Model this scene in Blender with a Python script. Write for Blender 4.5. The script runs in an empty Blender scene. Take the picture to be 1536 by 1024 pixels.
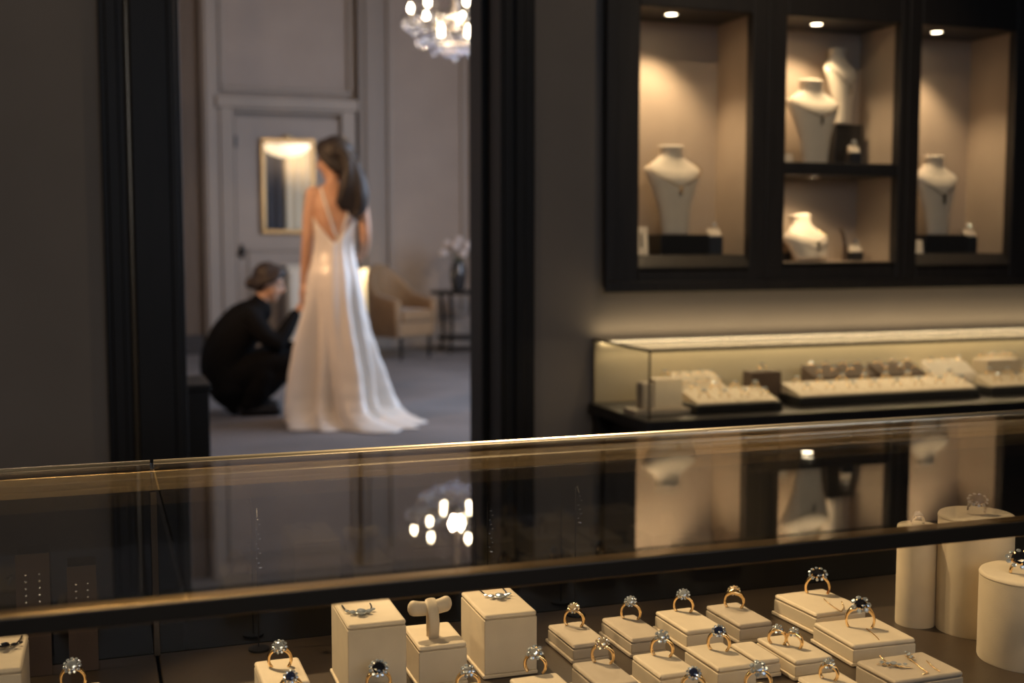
import bpy, bmesh, math, random
from mathutils import Vector, Matrix, noise
random.seed(7)
PI = math.pi
def R(a): return math.radians(a)
sc = bpy.context.scene
col = sc.collection

# ------------------------------------------------------------------ camera numbers
FPX, PSI, HC = 1816.0, R(19.1), 1.16
TH = math.atan(157 / FPX)
_s, _c, _st, _ct = math.sin(PSI), math.cos(PSI), math.sin(TH), math.cos(TH)
FW = Vector((_s*_ct, _c*_ct, -_st)); RT = Vector((_c, -_s, 0)); UP = RT.cross(FW)
def ray(px, py): return FW + RT*((px-768)/FPX) + UP*((512-py)/FPX)
def atz(px, py, z):
    d = ray(px, py); k = (z-HC)/d.z; return Vector((d.x*k, d.y*k, z))
def aty(px, py, y):
    d = ray(px, py); k = y/d.y; return Vector((d.x*k, y, HC+d.z*k))

# ------------------------------------------------------------------ mesh helpers
class MB:
    def __init__(s): s.v = []; s.f = []; s.m = []; s.cur = 0
    def add(s, vs, fs):
        b = len(s.v); s.v += [Vector(p) for p in vs]
        for f in fs: s.f.append(tuple(b+i for i in f)); s.m.append(s.cur)
        return s
    def box(s, x0, y0, z0, x1, y1, z1):
        return s.add([(x0,y0,z0),(x1,y0,z0),(x1,y1,z0),(x0,y1,z0),(x0,y0,z1),(x1,y0,z1),(x1,y1,z1),(x0,y1,z1)],
                     [(0,3,2,1),(4,5,6,7),(0,1,5,4),(1,2,6,5),(2,3,7,6),(3,0,4,7)])
    def cbox(s, c, d, rz=0, rx=0):
        M = Matrix.Translation(Vector(c)) @ Matrix.Rotation(rz, 4, 'Z') @ Matrix.Rotation(rx, 4, 'X')
        t = MB().box(-d[0]/2,-d[1]/2,-d[2]/2,d[0]/2,d[1]/2,d[2]/2)
        return s.add([M @ p for p in t.v], t.f)
    def rings(s, rs, cap=True, closed=True):
        n = len(rs[0]); vs = [p for r in rs for p in r]; fs = []
        for i in range(len(rs)-1):
            for j in range(n if closed else n-1):
                k = (j+1) % n
                fs.append((i*n+j, i*n+k, (i+1)*n+k, (i+1)*n+j))
        if cap:
            fs.append(tuple(reversed(range(n)))); fs.append(tuple((len(rs)-1)*n+j for j in range(n)))
        return s.add(vs, fs)
    def lathe(s, prof, c=(0,0,0), n=32, cap=True, M=None):
        rs = [[Vector((r*math.cos(2*PI*j/n), r*math.sin(2*PI*j/n), z)) for j in range(n)] for r, z in prof]
        if M is not None: rs = [[M @ p for p in r] for r in rs]
        c = Vector(c); return s.rings([[p+c for p in r] for r in rs], cap)
    def tube(s, pts, rad, n=10, cap=True, closed=False, flat=1.0, upv=None):
        pts = [Vector(p) for p in pts]; N = len(pts)
        rad = [rad]*N if not hasattr(rad, '__len__') else rad
        rs = []; prev = None
        for i, p in enumerate(pts):
            if closed: t = pts[(i+1) % N]-pts[i-1]
            else: t = pts[min(i+1, N-1)]-pts[max(i-1, 0)]
            t = t.normalized() if t.length > 1e-9 else Vector((0,0,1))
            if upv is not None: a = Vector(upv); a = (a - t*a.dot(t)).normalized()
            elif prev is None:
                a = t.orthogonal().normalized()
            else: a = (prev - t*prev.dot(t)).normalized()
            prev = a; b = t.cross(a)
            rs.append([p + (a*math.cos(2*PI*j/n)*flat + b*math.sin(2*PI*j/n))*rad[i] for j in range(n)])
        if closed: rs.append(rs[0])
        return s.rings(rs, cap and not closed)
    def limb(s, pts, rad, n=14, sub=4):
        """rounded, tapering closed tube through joints"""
        P = [Vector(p) for p in pts]; out = []; ro = []
        L = len(P)
        for i in range(L-1):
            p0, p1, p2, p3 = P[max(i-1,0)], P[i], P[i+1], P[min(i+2,L-1)]
            for k in range(sub):
                t = k/sub
                q = 0.5*((2*p1)+(p2-p0)*t+(2*p0-5*p1+4*p2-p3)*t*t+(3*p1-p0-3*p2+p3)*t**3)
                out.append(q); ro.append(rad[i]*(1-t)+rad[i+1]*t)
        out.append(P[-1]); ro.append(rad[-1])
        a = (out[0]-out[1]).normalized(); b = (out[-1]-out[-2]).normalized()
        pre = [(out[0]+a*ro[0]*math.sin(x), ro[0]*math.cos(x)) for x in (1.45, 1.0, .5)]
        post = [(out[-1]+b*ro[-1]*math.sin(x), ro[-1]*math.cos(x)) for x in (.5, 1.0, 1.45)]
        out = [p for p, _ in pre]+out+[p for p, _ in post]; ro = [r for _, r in pre]+ro+[r for _, r in post]
        return s.tube(out, ro, n)
    def ball(s, c, r, n=16, m=10, M=None):
        r = (r,r,r) if not hasattr(r, '__len__') else r; c = Vector(c); rs = []
        for i in range(m+1):
            a = -PI/2+PI*i/m; a = max(-PI/2+.02, min(PI/2-.02, a))
            rs.append([Vector((r[0]*math.cos(a)*math.cos(2*PI*j/n), r[1]*math.cos(a)*math.sin(2*PI*j/n), r[2]*math.sin(a))) for j in range(n)])
        if M is not None: rs = [[M @ p for p in q] for q in rs]
        return s.rings([[p+c for p in q] for q in rs])
    def prism(s, poly, y0, y1):
        """polygon in XZ swept along Y"""
        n = len(poly)
        return s.add([(x,y0,z) for x,z in poly]+[(x,y1,z) for x,z in poly],
                     [tuple(range(n)), tuple(reversed(range(n,2*n)))]+[(i,n+i,n+(i+1)%n,(i+1)%n) for i in range(n)])
    def xf(s, M):
        s.v = [M @ p for p in s.v]; return s
    def join(s, o): s.add(o.v, o.f); return s
    def mesh(s, name):
        me = bpy.data.meshes.new(name); me.from_pydata([tuple(p) for p in s.v], [], s.f)
        bm = bmesh.new(); bm.from_mesh(me); bmesh.ops.recalc_face_normals(bm, faces=bm.faces); bm.to_mesh(me); bm.free()
        me.update(); return me

def link(o, parent=None):
    col.objects.link(o)
    if parent is not None: o.parent = parent
    return o
def obj(name, mb, mat, parent=None, loc=(0,0,0), rz=0, smooth=False, bevel=0, seg=2, flip=False):
    me = mb.mesh(name) if isinstance(mb, MB) else mb
    o = bpy.data.objects.new(name, me)
    if mat is not None and not me.materials: me.materials.append(mat)
    o.location = loc; o.rotation_euler = (0,0,rz)
    if smooth:
        for p in me.polygons: p.use_smooth = True
        if smooth != 'all':
            bm = bmesh.new(); bm.from_mesh(me)
            for e in bm.edges:
                if len(e.link_faces) == 2 and e.calc_face_angle(0) > R(smooth if smooth is not True else 40): e.smooth = False
            bm.to_mesh(me); bm.free()
    if bevel:
        b = o.modifiers.new('bevel', 'BEVEL'); b.width = bevel; b.segments = seg; b.limit_method = 'ANGLE'; b.angle_limit = R(40)
        for p in me.polygons: p.use_smooth = True
        b.harden_normals = True
    return link(o, parent)
def tag(o, label, cat, group=None):
    o['label'] = label; o['category'] = cat
    if group: o['group'] = group
    return o
def thing(name, label, cat, loc=(0,0,0), rz=0, group=None):
    o = bpy.data.objects.new(name, None); o.empty_display_size = .02
    o.location = loc; o.rotation_euler = (0,0,rz); link(o)
    return tag(o, label, cat, group)
def struct(name, mb, mat, **k):
    o = obj(name, mb, mat, **k)
    if k.get('parent') is None: o['kind'] = 'structure'
    return o
def remeshed(mb, voxel, smooth=4, name='body'):
    me = mb.mesh('tmp'); o = bpy.data.objects.new('tmp', me); col.objects.link(o)
    r = o.modifiers.new('r', 'REMESH'); r.mode = 'VOXEL'; r.voxel_size = voxel
    sm = o.modifiers.new('s', 'SMOOTH'); sm.iterations = smooth; sm.factor = .5
    bpy.context.view_layer.update()
    dg = bpy.context.evaluated_depsgraph_get()
    nm = bpy.data.meshes.new_from_object(o.evaluated_get(dg)); nm.name = name
    bpy.data.objects.remove(o); bpy.data.meshes.remove(me)
    nm.materials.clear()
    for p in nm.polygons: p.use_smooth = True
    return nm

# ------------------------------------------------------------------ materials
def mat(name, colr, rough=.5, metal=0.0, spec=.5, noise_s=0, noise_a=0.0, bump=0, bump_s=200, emit=None, es=0, sheen=0, coat=0, col2=None, stretch=None, trans=0, ior=1.5, sss=0):
    m = bpy.data.materials.new(name); m.use_nodes = True
    nt = m.node_tree; b = nt.nodes['Principled BSDF']
    b.inputs['Base Color'].default_value = (*colr, 1); b.inputs['Roughness'].default_value = rough
    b.inputs['Metallic'].default_value = metal; b.inputs['Specular IOR Level'].default_value = spec
    b.inputs['Coat Weight'].default_value = coat; b.inputs['Sheen Weight'].default_value = sheen
    b.inputs['Transmission Weight'].default_value = trans; b.inputs['IOR'].default_value = ior
    if sss: b.inputs['Subsurface Weight'].default_value = sss; b.inputs['Subsurface Radius'].default_value = (.02,.008,.004); b.inputs['Subsurface Scale'].default_value = .4
    if emit: b.inputs['Emission Color'].default_value = (*emit, 1); b.inputs['Emission Strength'].default_value = es
    if noise_s or bump:
        tc = nt.nodes.new('ShaderNodeTexCoord'); src = tc.outputs['Object']
        if stretch:
            mp = nt.nodes.new('ShaderNodeMapping'); mp.inputs['Scale'].default_value = stretch
            nt.links.new(src, mp.inputs['Vector']); src = mp.outputs['Vector']
    if noise_s:
        n = nt.nodes.new('ShaderNodeTexNoise'); n.inputs['Scale'].default_value = noise_s; n.inputs['Detail'].default_value = 5
        nt.links.new(src, n.inputs['Vector'])
        r = nt.nodes.new('ShaderNodeValToRGB')
        c2 = col2 or tuple(c*(1-noise_a) for c in colr)
        r.color_ramp.elements[0].position = .3; r.color_ramp.elements[1].position = .7
        r.color_ramp.elements[0].color = (*c2, 1); r.color_ramp.elements[1].color = (*colr, 1)
        nt.links.new(n.outputs['Fac'], r.inputs['Fac']); nt.links.new(r.outputs['Color'], b.inputs['Base Color'])
    if bump:
        n2 = nt.nodes.new('ShaderNodeTexNoise'); n2.inputs['Scale'].default_value = bump_s; n2.inputs['Detail'].default_value = 4
        nt.links.new(src, n2.inputs['Vector'])
        bp = nt.nodes.new('ShaderNodeBump'); bp.inputs['Strength'].default_value = bump; bp.inputs['Distance'].default_value = .002
        nt.links.new(n2.outputs['Fac'], bp.inputs['Height']); nt.links.new(bp.outputs['Normal'], b.inputs['Normal'])
    return m
def pane_mat(name, tint=(1,1,1), ior=1.5):
    """thin clear glass: fresnel mirror over a clear see-through pane"""
    m = bpy.data.materials.new(name); m.use_nodes = True; nt = m.node_tree
    for n in list(nt.nodes): nt.nodes.remove(n)
    o = nt.nodes.new('ShaderNodeOutputMaterial'); mx = nt.nodes.new('ShaderNodeMixShader')
    t = nt.nodes.new('ShaderNodeBsdfTransparent'); t.inputs['Color'].default_value = (*tint, 1)
    g = nt.nodes.new('ShaderNodeBsdfGlossy'); g.inputs['Roughness'].default_value = 0.0; g.inputs['Color'].default_value = (1,1,1,1)
    fr = nt.nodes.new('ShaderNodeFresnel'); ge = nt.nodes.new('ShaderNodeNewGeometry')
    mi = nt.nodes.new('ShaderNodeMix'); mi.data_type = 'FLOAT'
    mi.inputs[2].default_value = ior; mi.inputs[3].default_value = 1/ior      # same reflectance on both faces of the pane
    nt.links.new(ge.outputs['Backfacing'], mi.inputs[0]); nt.links.new(mi.outputs[0], fr.inputs['IOR'])
    nt.links.new(fr.outputs[0], mx.inputs['Fac']); nt.links.new(t.outputs[0], mx.inputs[1]); nt.links.new(g.outputs[0], mx.inputs[2])
    nt.links.new(mx.outputs[0], o.inputs['Surface'])
    return m

M = {}
M['shop_wall'] = mat('shop_wall', (.205,.178,.155), .75, noise_s=3, noise_a=.12, bump=.05, bump_s=60)
M['shop_ceiling'] = mat('shop_ceiling', (.2,.18,.16), .8)
M['shop_floor'] = mat('shop_floor', (.07,.055,.045), .4, noise_s=4, noise_a=.3)
M['dark_wood'] = mat('dark_wood', (.019,.0155,.0135), .5, noise_s=6, noise_a=.4, stretch=(12,12,1))
M['casing_wood'] = mat('casing_wood', (.0125,.0105,.009), .5, spec=.3, noise_s=6, noise_a=.3, stretch=(12,12,1))
M['bead_metal'] = mat('bead_metal', (.25,.2,.14), .25, .8)
M['fit_wall'] = mat('fit_wall', (.40,.335,.29), .7, noise_s=2.5, noise_a=.1)
M['fit_panel'] = mat('fit_panel', (.40,.34,.295), .6, noise_s=2.5, noise_a=.1)
M['fit_trim'] = mat('fit_trim', (.35,.30,.26), .5)
M['pilaster'] = mat('pilaster', (.27,.23,.20), .55)
M['brown_panel'] = mat('brown_panel', (.15,.105,.075), .6, noise_s=5, noise_a=.3, stretch=(10,10,.6))
M['base_dark'] = mat('base_dark', (.035,.03,.03), .5)
M['fit_ceiling'] = mat('fit_ceiling', (.5,.46,.42), .8)
M['carpet'] = mat('carpet', (.235,.22,.22), .95, noise_s=1.6, noise_a=.35, bump=.6, bump_s=120, spec=.1)
M['niche'] = mat('niche', (.46,.37,.29), .7, noise_s=6, noise_a=.12, bump=.08, bump_s=150)
M['velvet'] = mat('velvet', (.74,.66,.54), .75, noise_s=30, noise_a=.06, bump=.12, bump_s=600, sheen=.2)
M['cream'] = mat('cream', (.68,.57,.41), .62, noise_s=60, noise_a=.08, bump=.18, bump_s=900, sheen=.15)
M['taupe'] = mat('taupe', (.46,.38,.28), .66, noise_s=60, noise_a=.08, bump=.18, bump_s=900, sheen=.15)
M['brown_leather'] = mat('brown_leather', (.075,.046,.030), .85, noise_s=40, noise_a=.2, bump=.15, bump_s=500)
M['black_box'] = mat('black_box', (.012,.011,.01), .4)
M['deck'] = mat('deck', (.062,.043,.027), .38, noise_s=14, noise_a=.3, bump=.1, bump_s=300, spec=.5)
M['brass'] = mat('brass', (.62,.44,.22), .28, 1.0, noise_s=60, noise_a=.2, stretch=(.3,8,8))
M['bronze'] = mat('bronze', (.12,.095,.07), .3, .9)
M['steel_edge'] = mat('steel_edge', (.85,.77,.62), .34, 1.0)
M['dark_glass'] = mat('dark_glass', (.006,.006,.006), .06, spec=.5)
M['gold'] = mat('gold', (1.0,.72,.38), .16, 1.0)
M['rose'] = mat('rose', (.95,.66,.42), .18, 1.0)
M['silver'] = mat('silver', (.85,.84,.82), .14, 1.0)
def gem_mat(name, c, ior=2.1, k=.6):
    m = bpy.data.materials.new(name); m.use_nodes = True; nt = m.node_tree
    for n in list(nt.nodes): nt.nodes.remove(n)
    o = nt.nodes.new('ShaderNodeOutputMaterial'); mx = nt.nodes.new('ShaderNodeMixShader'); mx.inputs['Fac'].default_value = k
    g = nt.nodes.new('ShaderNodeBsdfGlass'); g.inputs['Color'].default_value = (*c,1); g.inputs['IOR'].default_value = ior; g.inputs['Roughness'].default_value = 0
    l = nt.nodes.new('ShaderNodeBsdfGlossy'); l.inputs['Color'].default_value = (*c,1); l.inputs['Roughness'].default_value = .12
    d = nt.nodes.new('ShaderNodeBsdfDiffuse'); d.inputs['Color'].default_value = (*c,1)
    t = nt.nodes.new('ShaderNodeBsdfTranslucent'); t.inputs['Color'].default_value = (*c,1)
    m2 = nt.nodes.new('ShaderNodeMixShader'); m2.inputs['Fac'].default_value = .5
    m3 = nt.nodes.new('ShaderNodeMixShader'); m3.inputs['Fac'].default_value = .32     # inner scatter of many small facets
    nt.links.new(g.outputs[0], mx.inputs[1]); nt.links.new(l.outputs[0], mx.inputs[2])
    nt.links.new(d.outputs[0], m2.inputs[1]); nt.links.new(t.outputs[0], m2.inputs[2])
    nt.links.new(mx.outputs[0], m3.inputs[1]); nt.links.new(m2.outputs[0], m3.inputs[2]); nt.links.new(m3.outputs[0], o.inputs['Surface'])
    return m
M['diamond'] = gem_mat('diamond', (.84,.92,1.0)); M['champagne'] = gem_mat('champagne', (1.0,.88,.66))
M['sapphire'] = mat('sapphire', (.012,.018,.05), .04, 0, spec=1.0, coat=1)
M['onyx'] = mat('onyx', (.006,.006,.009), .05, 0, spec=.9, coat=1)
M['skin'] = mat('skin', (.56,.33,.21), .5, noise_s=10, noise_a=.08, sss=.15)
M['satin'] = mat('satin', (.72,.68,.63), .30, 0, spec=.55, noise_s=4, noise_a=.04, sheen=.3)
M['hair_dark'] = mat('hair_dark', (.016,.009,.006), .55, noise_s=30, noise_a=.5, stretch=(6,6,1), bump=.5, bump_s=60)
M['hair_brown'] = mat('hair_brown', (.028,.016,.011), .55, noise_s=30, noise_a=.5, stretch=(6,6,1), bump=.5, bump_s=60)
M['black_cloth'] = mat('black_cloth', (.006,.006,.0065), .9, spec=.12, noise_s=20, noise_a=.3, bump=.2, bump_s=200)
M['eye'] = mat('eye', (.03,.02,.015), .1)
M['gilt'] = mat('gilt', (.55,.42,.24), .3, .9)
M['mirror'] = mat('mirror', (.88,.87,.84), .02, 1.0)
M['chair_cloth'] = mat('chair_cloth', (.30,.185,.09), .65, noise_s=12, noise_a=.15, sheen=.3, bump=.1, bump_s=250)
M['black_metal'] = mat('black_metal', (.012,.011,.011), .35, .3)
M['white_paint'] = mat('white_paint', (.72,.66,.56), .45)
M['lamp_paper'] = mat('lamp_paper', (.85,.75,.55), .6, emit=(1,.78,.45), es=.8)
M['petal'] = mat('petal', (.62,.55,.52), .7, noise_s=20, noise_a=.15)
M['leaf'] = mat('leaf', (.05,.075,.03), .6)
M['vase'] = mat('vase', (.03,.03,.033), .12, spec=.8)
M['bulb'] = mat('bulb', (1,.9,.7), .5, emit=(1,.80,.52), es=38)
M['crystal'] = pane_mat('crystal', (.93,.93,.96), 2.2)
M['led'] = mat('led', (1,.9,.7), .5, emit=(1,.76,.44), es=9)
M['puck'] = mat('puck', (1,.9,.7), .5, emit=(1,.82,.55), es=25)
M['nickel'] = mat('nickel', (.5,.45,.38), .25, 1)
M['glass'] = pane_mat('clear_glass', (.97,.975,.97), 1.52)
M['glass_top'] = pane_mat('polished_glass', (.94,.945,.94), 1.8)
M['window_frame'] = mat('window_frame', (.6,.58,.55), .5)

# ------------------------------------------------------------------ lights
def light(name, typ, loc, power, colr, target=None, size=.1, sizey=None, spot=None, blend=.5, spread=None):
    l = bpy.data.lights.new(name, typ); l.energy = power; l.color = colr
    if typ == 'AREA':
        l.size = size
        if sizey: l.shape = 'RECTANGLE'; l.size_y = sizey
        if spread: l.spread = R(spread)
    else: l.shadow_soft_size = size
    if typ == 'SPOT': l.spot_size = R(spot); l.spot_blend = blend
    o = bpy.data.objects.new(name, l); o.location = loc; col.objects.link(o)
    if target is not None:
        o.rotation_euler = (Vector(target)-Vector(loc)).to_track_quat('-Z', 'Y').to_euler()
    return o

# ================================================================== SETTING
YW, YB = 3.3, 3.55          # shop side and far side of the dividing wall
FX0, FX1, FY1, FZ = -.7, 5.2, 12.4, 4.1
DX0, DX1, DZ = .217, 1.11, 2.55
CX0, CX1, CZ0, CZ1 = 1.428, 3.03, 1.008, 1.95
SX0, SX1, SY0, SZ = -2.6, 4.6, -2.6, 3.0
struct('floor', MB().box(SX0,SY0,-.1,SX1,YB,0), M['shop_floor'])
struct('floor_carpet', MB().box(FX0,YB,-.1,FX1,FY1,0), M['carpet'])
struct('ceiling', MB().box(SX0,SY0,SZ,SX1,YW,SZ+.1), M['shop_ceiling'])
struct('ceiling_fitting_room', MB().box(FX0,YB,FZ,FX1,FY1,FZ+.1), M['fit_ceiling'])
w = MB()
w.box(SX0,YW,0,DX0,YB,SZ+.1); w.box(DX0,YW,DZ,DX1,YB,SZ+.1); w.box(DX1,YW,0,CX0,YB,SZ+.1)
w.box(CX0,YW,0,CX1,YB,CZ0); w.box(CX0,YW,CZ1,CX1,YB,SZ+.1); w.box(CX1,YW,0,FX1,YB,SZ+.1); w.box(CX0,3.5,CZ0,CX1,YB,CZ1)
struct('wall_back', w, M['shop_wall'])
struct('wall_above_partition', MB().box(FX0,YW+.05,SZ+.1,FX1,YB,FZ+.1), M['fit_wall'])
struct('wall_left', MB().box(SX0-.1,SY0,0,SX0,YB,SZ), M['shop_wall'])
struct('wall_right', MB().box(SX1,SY0,0,SX1+.1,YW,SZ), M['shop_wall'])
w = MB(); w.box(SX0,SY0-.1,0,-.9,SY0,SZ); w.box(2.5,SY0-.1,0,SX1,SY0,SZ); w.box(-.9,SY0-.1,0,2.5,SY0,1.3); w.box(-.9,SY0-.1,2.7,2.5,SY0,SZ)
struct('wall_front', w, M['shop_wall'])
wf = MB()
for x in (-.9, .77, 2.44): wf.box(x,SY0-.08,1.3,x+.06,SY0-.02,2.7)
for z in (1.3, 2.64): wf.box(-.9,SY0-.08,z,2.5,SY0-.02,z+.06)
wn = struct('added_window', wf, M['casing_wood'])  # unseen window added behind the camera to bring cool light onto the gems
struct('window_pane', MB().box(-.88,SY0-.055,1.32,2.48,SY0-.05,2.68), M['glass'], parent=wn)
struct('wall_fitting_left', MB().box(FX0-.1,YB,0,FX0,FY1,FZ), M['fit_wall'])
WY0, WY1, WZ0, WZ1 = 5.6, 9.0, .9, 3.3
w = MB(); w.box(FX1,YB,0,FX1+.15,WY0,FZ); w.box(FX1,WY1,0,FX1+.15,FY1,FZ); w.box(FX1,WY0,0,FX1+.15,WY1,WZ0); w.box(FX1,WY0,WZ1,FX1+.15,WY1,FZ)
struct('wall_fitting_right', w, M['fit_wall'])
wf = MB()
for y in (WY0, WY0+1.7-.03, WY1-.06): wf.box(FX1+.02,y,WZ0,FX1+.1,y+.06,WZ1)
for z in (WZ0, 2.0, WZ1-.06): wf.box(FX1+.02,WY0,z,FX1+.1,WY1,z+.06)
wn = struct('window_1', wf, M['window_frame'])
struct('window_pane', MB().box(FX1+.055,WY0+.02,WZ0+.02,FX1+.06,WY1-.02,WZ1-.02), M['glass'], parent=wn)
struct('wall_far', MB().box(FX0-.1,FY1,0,FX1+.15,FY1+.1,FZ), M['fit_wall'])

def fx(px): return aty(px, 355, FY1).x
def fz(py, px=430): return aty(px, py, FY1).z
# the far wall's joinery, traced on the wall plane at its real size
Y = FY1
struct('trim_1', MB().box(fx(240),Y-.03,.0,fx(303),Y,FZ), M['brown_panel'], bevel=.01)
struct('baseboard_left', MB().box(FX0,Y-.06,0,fx(304),Y-.03,.19), M['base_dark'], bevel=.008)
m = MB(); m.box(fx(305),Y-.10,0,fx(331),Y,FZ); m.box(fx(310),Y-.13,0,fx(324),Y-.10,FZ)
struct('trim_2', m, M['fit_trim'], bevel=.012)
# raised panel above the door
def moulding(x0, z0, x1, z1, t, d, y=Y):
    b = MB()
    for (a, c, e, g) in ((x0,z0,x1,z0+t),(x0,z1-t,x1,z1),(x0,z0+t,x0+t,z1-t),(x1-t,z0+t,x1,z1-t)): b.box(a,y-d,c,e,y,g)
    return b
struct('trim_3', moulding(fx(333), fz(141), fx(531), 3.95, .05, .05), M['fit_trim'], bevel=.015)
# door casing, leaf
dx0, dx1, dzt = fx(352), fx(511), fz(172)
c = MB(); c.box(fx(331),Y-.12,0,dx0,Y,fz(150)); c.box(dx1,Y-.12,0,fx(532),Y,fz(150)); c.box(fx(326),Y-.15,fz(166),fx(535),Y,fz(148))
c.box(dx0,Y-.12,dzt,dx1,Y,fz(166))
struct('trim_4', c, M['fit_trim'], bevel=.012)
door = struct('door_1', MB().box(dx0+.01,Y-.06,.01,dx1-.01,Y-.01,dzt-.035), M['fit_panel'], bevel=.006)
struct('door_panel', moulding(dx0+.12, .2, dx1-.12, fz(372), .035, .02, Y-.06), M['fit_trim'], parent=door, bevel=.008)
kb = MB().lathe([(.012,0),(.012,.03),(.03,.045),(.032,.06),(.02,.072),(.004,.075)], n=20, M=Matrix.Rotation(PI/2,4,'X')); kb.box(-.02,-.008,-.07,.02,0,.07)
struct('door_handle', kb, M['black_metal'], parent=door, loc=(dx0+.06,Y-.06,fz(377)), smooth=True)
for z in (.3, fz(215)):
    struct('door_hinge', MB().lathe([(.012,-.06),(.012,.06)], n=12), M['black_metal'], parent=door, loc=(dx0+.018,Y-.07,z))
# pilaster and right wall
m = MB(); m.box(fx(536),Y-.14,0,fx(576),Y,FZ); m.box(fx(545),Y-.17,0,fx(567),Y-.14,FZ)
struct('trim_5', m, M['pilaster'], bevel=.012)
struct('trim_6', moulding(fx(582), .32, fx(698), 3.95, .05, .04), M['fit_trim'], bevel=.012)
struct('trim_7', moulding(fx(704), .32, fx(830), 3.95, .05, .04), M['fit_trim'], bevel=.012)
struct('baseboard_right', MB().box(fx(577),Y-.06,0,FX1,Y,.19), M['fit_trim'], bevel=.01)

# doorway casing between shop and fitting room
c = MB(); c.box(.03,YW-.03,0,.092,YW,DZ+.14); c.box(.105,YW-.022,0,DX0,YW,DZ+.14); c.box(.045,YW-.042,0,.075,YW-.03,DZ+.12)
c.box(DX0-.02,YW-.03,0,DX0,YW-.022,DZ)
struct('trim_left_casing', c, M['casing_wood'], bevel=.004)
struct('trim_bead', MB().lathe([(.006,0),(.006,DZ+.1)], n=14), M['bead_metal'], loc=(.0985,YW-.02,0), smooth=True)
c = MB(); c.box(DX1,YW-.03,0,1.203,YW,DZ+.14); c.box(DX1+.03,YW-.042,0,1.17,YW-.03,DZ+.12)
struct('trim_right_casing', c, M['casing_wood'], bevel=.004)
struct('trim_head_casing', MB().box(DX0,YW-.03,DZ,DX1,YW,DZ+.14), M['casing_wood'], bevel=.004)
j = MB(); j.box(DX1-.012,YW-.03,0,DX1,YB+.02,DZ); j.box(DX1-.03,YW+.09,0,DX1-.012,YW+.13,DZ)
struct('trim_right_jamb', j, M['casing_wood'], bevel=.003)
struct('trim_left_jamb', MB().box(DX0,YW-.02,0,DX0+.012,YB+.02,DZ), M['casing_wood'], bevel=.003)

# ================================================================== WALL DISPLAY CABINET (built in)
NX = [(1.527,1.899),(2.018,2.43),(2.508,2.878)]
NZF, NZT, NYB = (1.105,1.082,1.105), 1.828, 3.485
cab = thing('wall_display_cabinet', 'large dark wooden wall display cabinet with four lit niches', 'cabinet', (CX0,YW,CZ0))
cab_off = Vector((CX0,YW,CZ0))
def cpart(name, mb, mt, **k):
    return obj(name, mb.xf(Matrix.Translation(-cab_off)), mt, cab, **k)
fr = MB()
yf0, yf1 = YW-.035, YW
xs = [CX0, NX[0][0], NX[0][1], NX[1][0], NX[1][1], NX[2][0], NX[2][1], CX1]
for i in range(0, 8, 2): fr.box(xs[i],yf0,CZ0,xs[i+1],yf1+.004,CZ1)
for (a, b), NZ0 in zip(NX, NZF):
    fr.box(a,yf0,CZ0,b,yf1+.004,1.067 if NZ0 > 1.09 else NZ0-.004); fr.box(a,yf0,NZT,b,yf1+.004,CZ1)
cpart('frame', fr, M['dark_wood'], bevel=.004)
mo = MB()   # raised outer moulding and stile beads
mo.box(CX0-.012,yf0-.012,CZ0-.012,CX1,yf0,CZ0+.02); mo.box(CX0-.012,yf0-.012,CZ0+.02,CX0+.025,yf0,CZ1)
for a, b in ((NX[0][1],NX[1][0]),(NX[1][1],NX[2][0])): mo.box((a+b)/2-.012,yf0-.006,CZ0+.02,(a+b)/2+.012,yf0,CZ1)
cpart('moulding', mo, M['dark_wood'], bevel=.004)
for k, (a, b) in enumerate(NX):
    NZ0 = NZF[k]; zl = 1.068 if k != 1 else NZ0-.003
    s = MB(); s.add([(a,yf0,zl),(b,yf0,zl),(b,YW,NZ0),(a,YW,NZ0),(a,yf0,zl-.01),(b,yf0,zl-.01),(b,YW,zl-.01),(a,YW,zl-.01)],
                    [(0,1,2,3),(4,7,6,5),(0,4,5,1),(1,5,6,2),(2,6,7,3),(3,7,4,0)])
    cpart('sill', s, M['dark_wood'])
    n = MB(); n.box(a-.01,NYB,NZ0-.02,b+.01,NYB+.01,NZT+.02)          # back
    n.box(a-.012,YW,NZ0-.02,a,NYB,NZT+.02); n.box(b,YW,NZ0-.02,b+.012,NYB,NZT+.02)
    cpart('niche_lining', n, M['niche'])
    cpart('niche_floor', MB().box(a,YW,NZ0-.02,b,NYB,NZ0), M['dark_wood'] if k != 1 else M['niche'])
    cpart('niche_ceiling', MB().box(a,YW,NZT,b,NYB,NZT+.02), M['dark_wood'])
cpart('shelf', MB().box(NX[1][0],YW-.03,1.351,NX[1][1],NYB,1.39), M['dark_wood'], bevel=.003)
for k, (a, b) in enumerate(NX):
    cpart('glass_door', MB().box(a+.001,YW-.034,(1.069 if k != 1 else NZF[k]-.002),b-.001,YW-.031,NZT-.001), M['glass'])
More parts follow.
